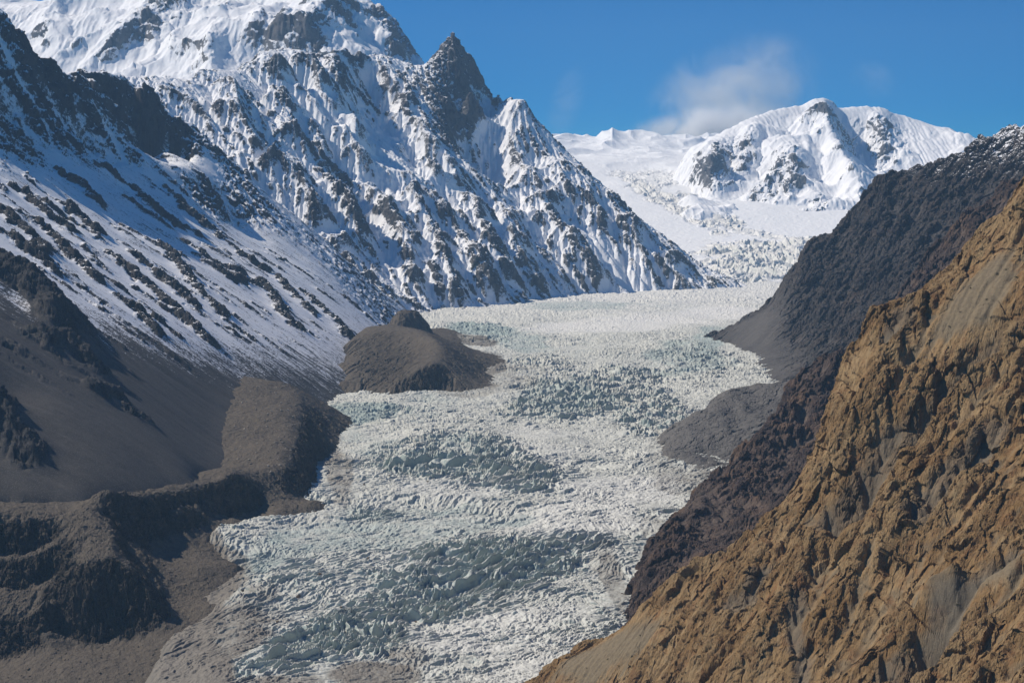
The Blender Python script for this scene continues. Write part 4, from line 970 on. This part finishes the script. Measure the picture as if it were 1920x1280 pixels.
cloud('cloud', 1370, 190, 200, 130, 21500, .0046, 'thin pale veil of cloud spreading upward above the white peak', -25, 700, 620, 2, .40)
cloud('cloud', 1062, 190, 40, 90, 20500, .0011, 'faint wisp of cloud over the low saddle between the peaks', 18, 500, 500, 3)
cloud('cloud', 1640, 150, 60, 40, 20500, .0010, 'small faint wisp above the right shoulder of the white peak', 25, 500, 500, 4)

# ------------------------------------------------------------------ boulders and shrubs
def boulder_mesh(name, seed, mat):
    r = np.random.default_rng(seed); bm = bmesh.new(); bmesh.ops.create_icosphere(bm, subdivisions=2, radius=1.0)
    pl = [(Vector(r.normal(size=3)).normalized(), r.uniform(.55, .85)) for _ in range(11)]
    for v in bm.verts:
        for n, dd in pl:
            e = v.co.dot(n) - dd
            if e > 0: v.co -= n * e
        v.co *= 1 + r.normal() * .03
    for v in bm.verts: v.co.z *= .8
    me = bpy.data.meshes.new(name); bm.to_mesh(me); bm.free(); me.materials.append(mat)
    return me
def pale(name, ca, cb):
    t = NT(name); n = t.noise(1.2, 5, .65); return t.done(t.mix(t.step(n, .35, .65), ca, cb), .9, t.bump(n, .5, .3))
M_pale = pale('pale granite', (.40, .36, .30), (.26, .235, .2)); M_rust = pale('brown stone', (.17, .13, .09), (.1, .08, .06))
bms = [boulder_mesh('boulder', k, M_pale) for k in range(6)]; bmr = [boulder_mesh('boulder', 20 + k, M_rust) for k in range(4)]
r = np.random.default_rng(21)
def put(layer, pts, meshes, size, name, label, cat, group, sink=.25, zf=None, **k):
    P_ = layer.proj(pts, **k) if layer is not None else np.array([gl(*p) for p in pts])
    for (x, y), q in zip(P_, pts):
        if layer is not None:      # stand it on the finished surface
            X_, Y_, Z_ = layer.mesh; kk = int(np.argmin((X_ - F32(x)) ** 2 + (Y_ - F32(y)) ** 2)); z_ = float(Z_.ravel()[kk])
        else: z_ = float(gz(y)) + 8
        s_ = r.uniform(*size)
        o = bpy.data.objects.new(name, meshes[r.integers(len(meshes))]); COL.objects.link(o)
        o.location = (x, y, z_ + s_ * (.8 - sink * 2)); o.scale = (s_ * r.uniform(.8, 1.3), s_ * r.uniform(.8, 1.3), s_ * r.uniform(.7, 1.1)); o.rotation_euler = (r.uniform(-.3, .3), r.uniform(-.3, .3), r.uniform(0, 6.28))
        o['label'] = label; o['category'] = cat; o['group'] = group
tp = [(475,750),(508,756),(524,760),(528,771),(540,769),(492,742),(470,735),(515,735),(450,760),(465,800),(500,800),(540,800),(530,830),(480,850),(452,840),(440,800),(445,860),(520,860)]
while len(tp) < 64:
    p = (r.uniform(425, 555), r.uniform(725, 890))
    if p[0] > 425 + max(0, 800 - p[1]) * .3: tp.append(p)
put(O, tp, bms, (1.3, 3.2), 'boulder', 'pale boulder lying on the flat gravel terrace beside the glacier', 'boulder', 'boulders strewn over the gravel terrace')
put(None, [(683,923),(802,917),(730,905),(560,1130),(640,1150),(520,1180),(455,1120),(780,1180),(690,1060),(600,1090)], bmr, (2.4, 4.2), 'boulder', 'brown boulder carried on the ice of the glacier', 'boulder', 'brown boulders riding on the glacier', sink=.1)

dp = [(r.uniform(10, 330), r.uniform(1185, 1272)) for _ in range(46)] + [(r.uniform(315, 400), r.uniform(985, 1120)) for _ in range(16)] + [(r.uniform(380, 600), r.uniform(938, 965)) for _ in range(14)]
put(O, dp, bmr, (1.0, 2.6), 'boulder', 'dark brown boulder on the rubble below the moraine walls', 'boulder', 'dark boulders on the rubble below the moraine')

def shrub_mesh(seed):
    r = np.random.default_rng(seed); bm = bmesh.new()
    for _ in range(90):
        c = Vector(r.normal(size=3) * np.array([.5, .5, .32])) + Vector((0, 0, .35)); u = Vector(r.normal(size=3)).normalized() * .2; w = Vector(r.normal(size=3)).normalized().cross(u) * .8
        f = bm.faces.new([bm.verts.new(c - u), bm.verts.new(c + w), bm.verts.new(c + u), bm.verts.new(c - w)])
    me = bpy.data.meshes.new('shrub'); bm.to_mesh(me); bm.free(); me.materials.append(M_shrub)
    return me
M_shrub = pale('dry shrub leaves', (.05, .055, .025), (.035, .04, .02))
shm = [shrub_mesh(40 + k) for k in range(4)]
sp_ = [(1870,511),(1886,504),(1632,773),(1656,637),(1582,736),(1575,786),(1905,520),(1850,560),(1800,585),(1780,610),(1820,540),(1700,690),(1712,640),(1640,700),(1620,830),(1560,845),(1600,905),(1540,930),(1500,1000),(1470,1040),
       (1240,1160),(1200,1190),(1140,1230),(1160,1240),(1100,1250),(1260,1190),(1185,1225),(1080,1265),(1300,1120),(1220,1245),(1150,1265),(1270,1150),(1890,640),(1760,690),(1700,900),(1660,940),(1600,1010),(1705,985),(1640,1120),(1580,1180),(1850,1090),(1880,1060),(1795,1100)]
put(B, sp_, shm, (1.0, 2.2), 'shrub', 'small dark dry shrub clinging to the ochre slope', 'shrub', 'dark shrubs dotted over the ochre slope', sink=.4)
log('all done')
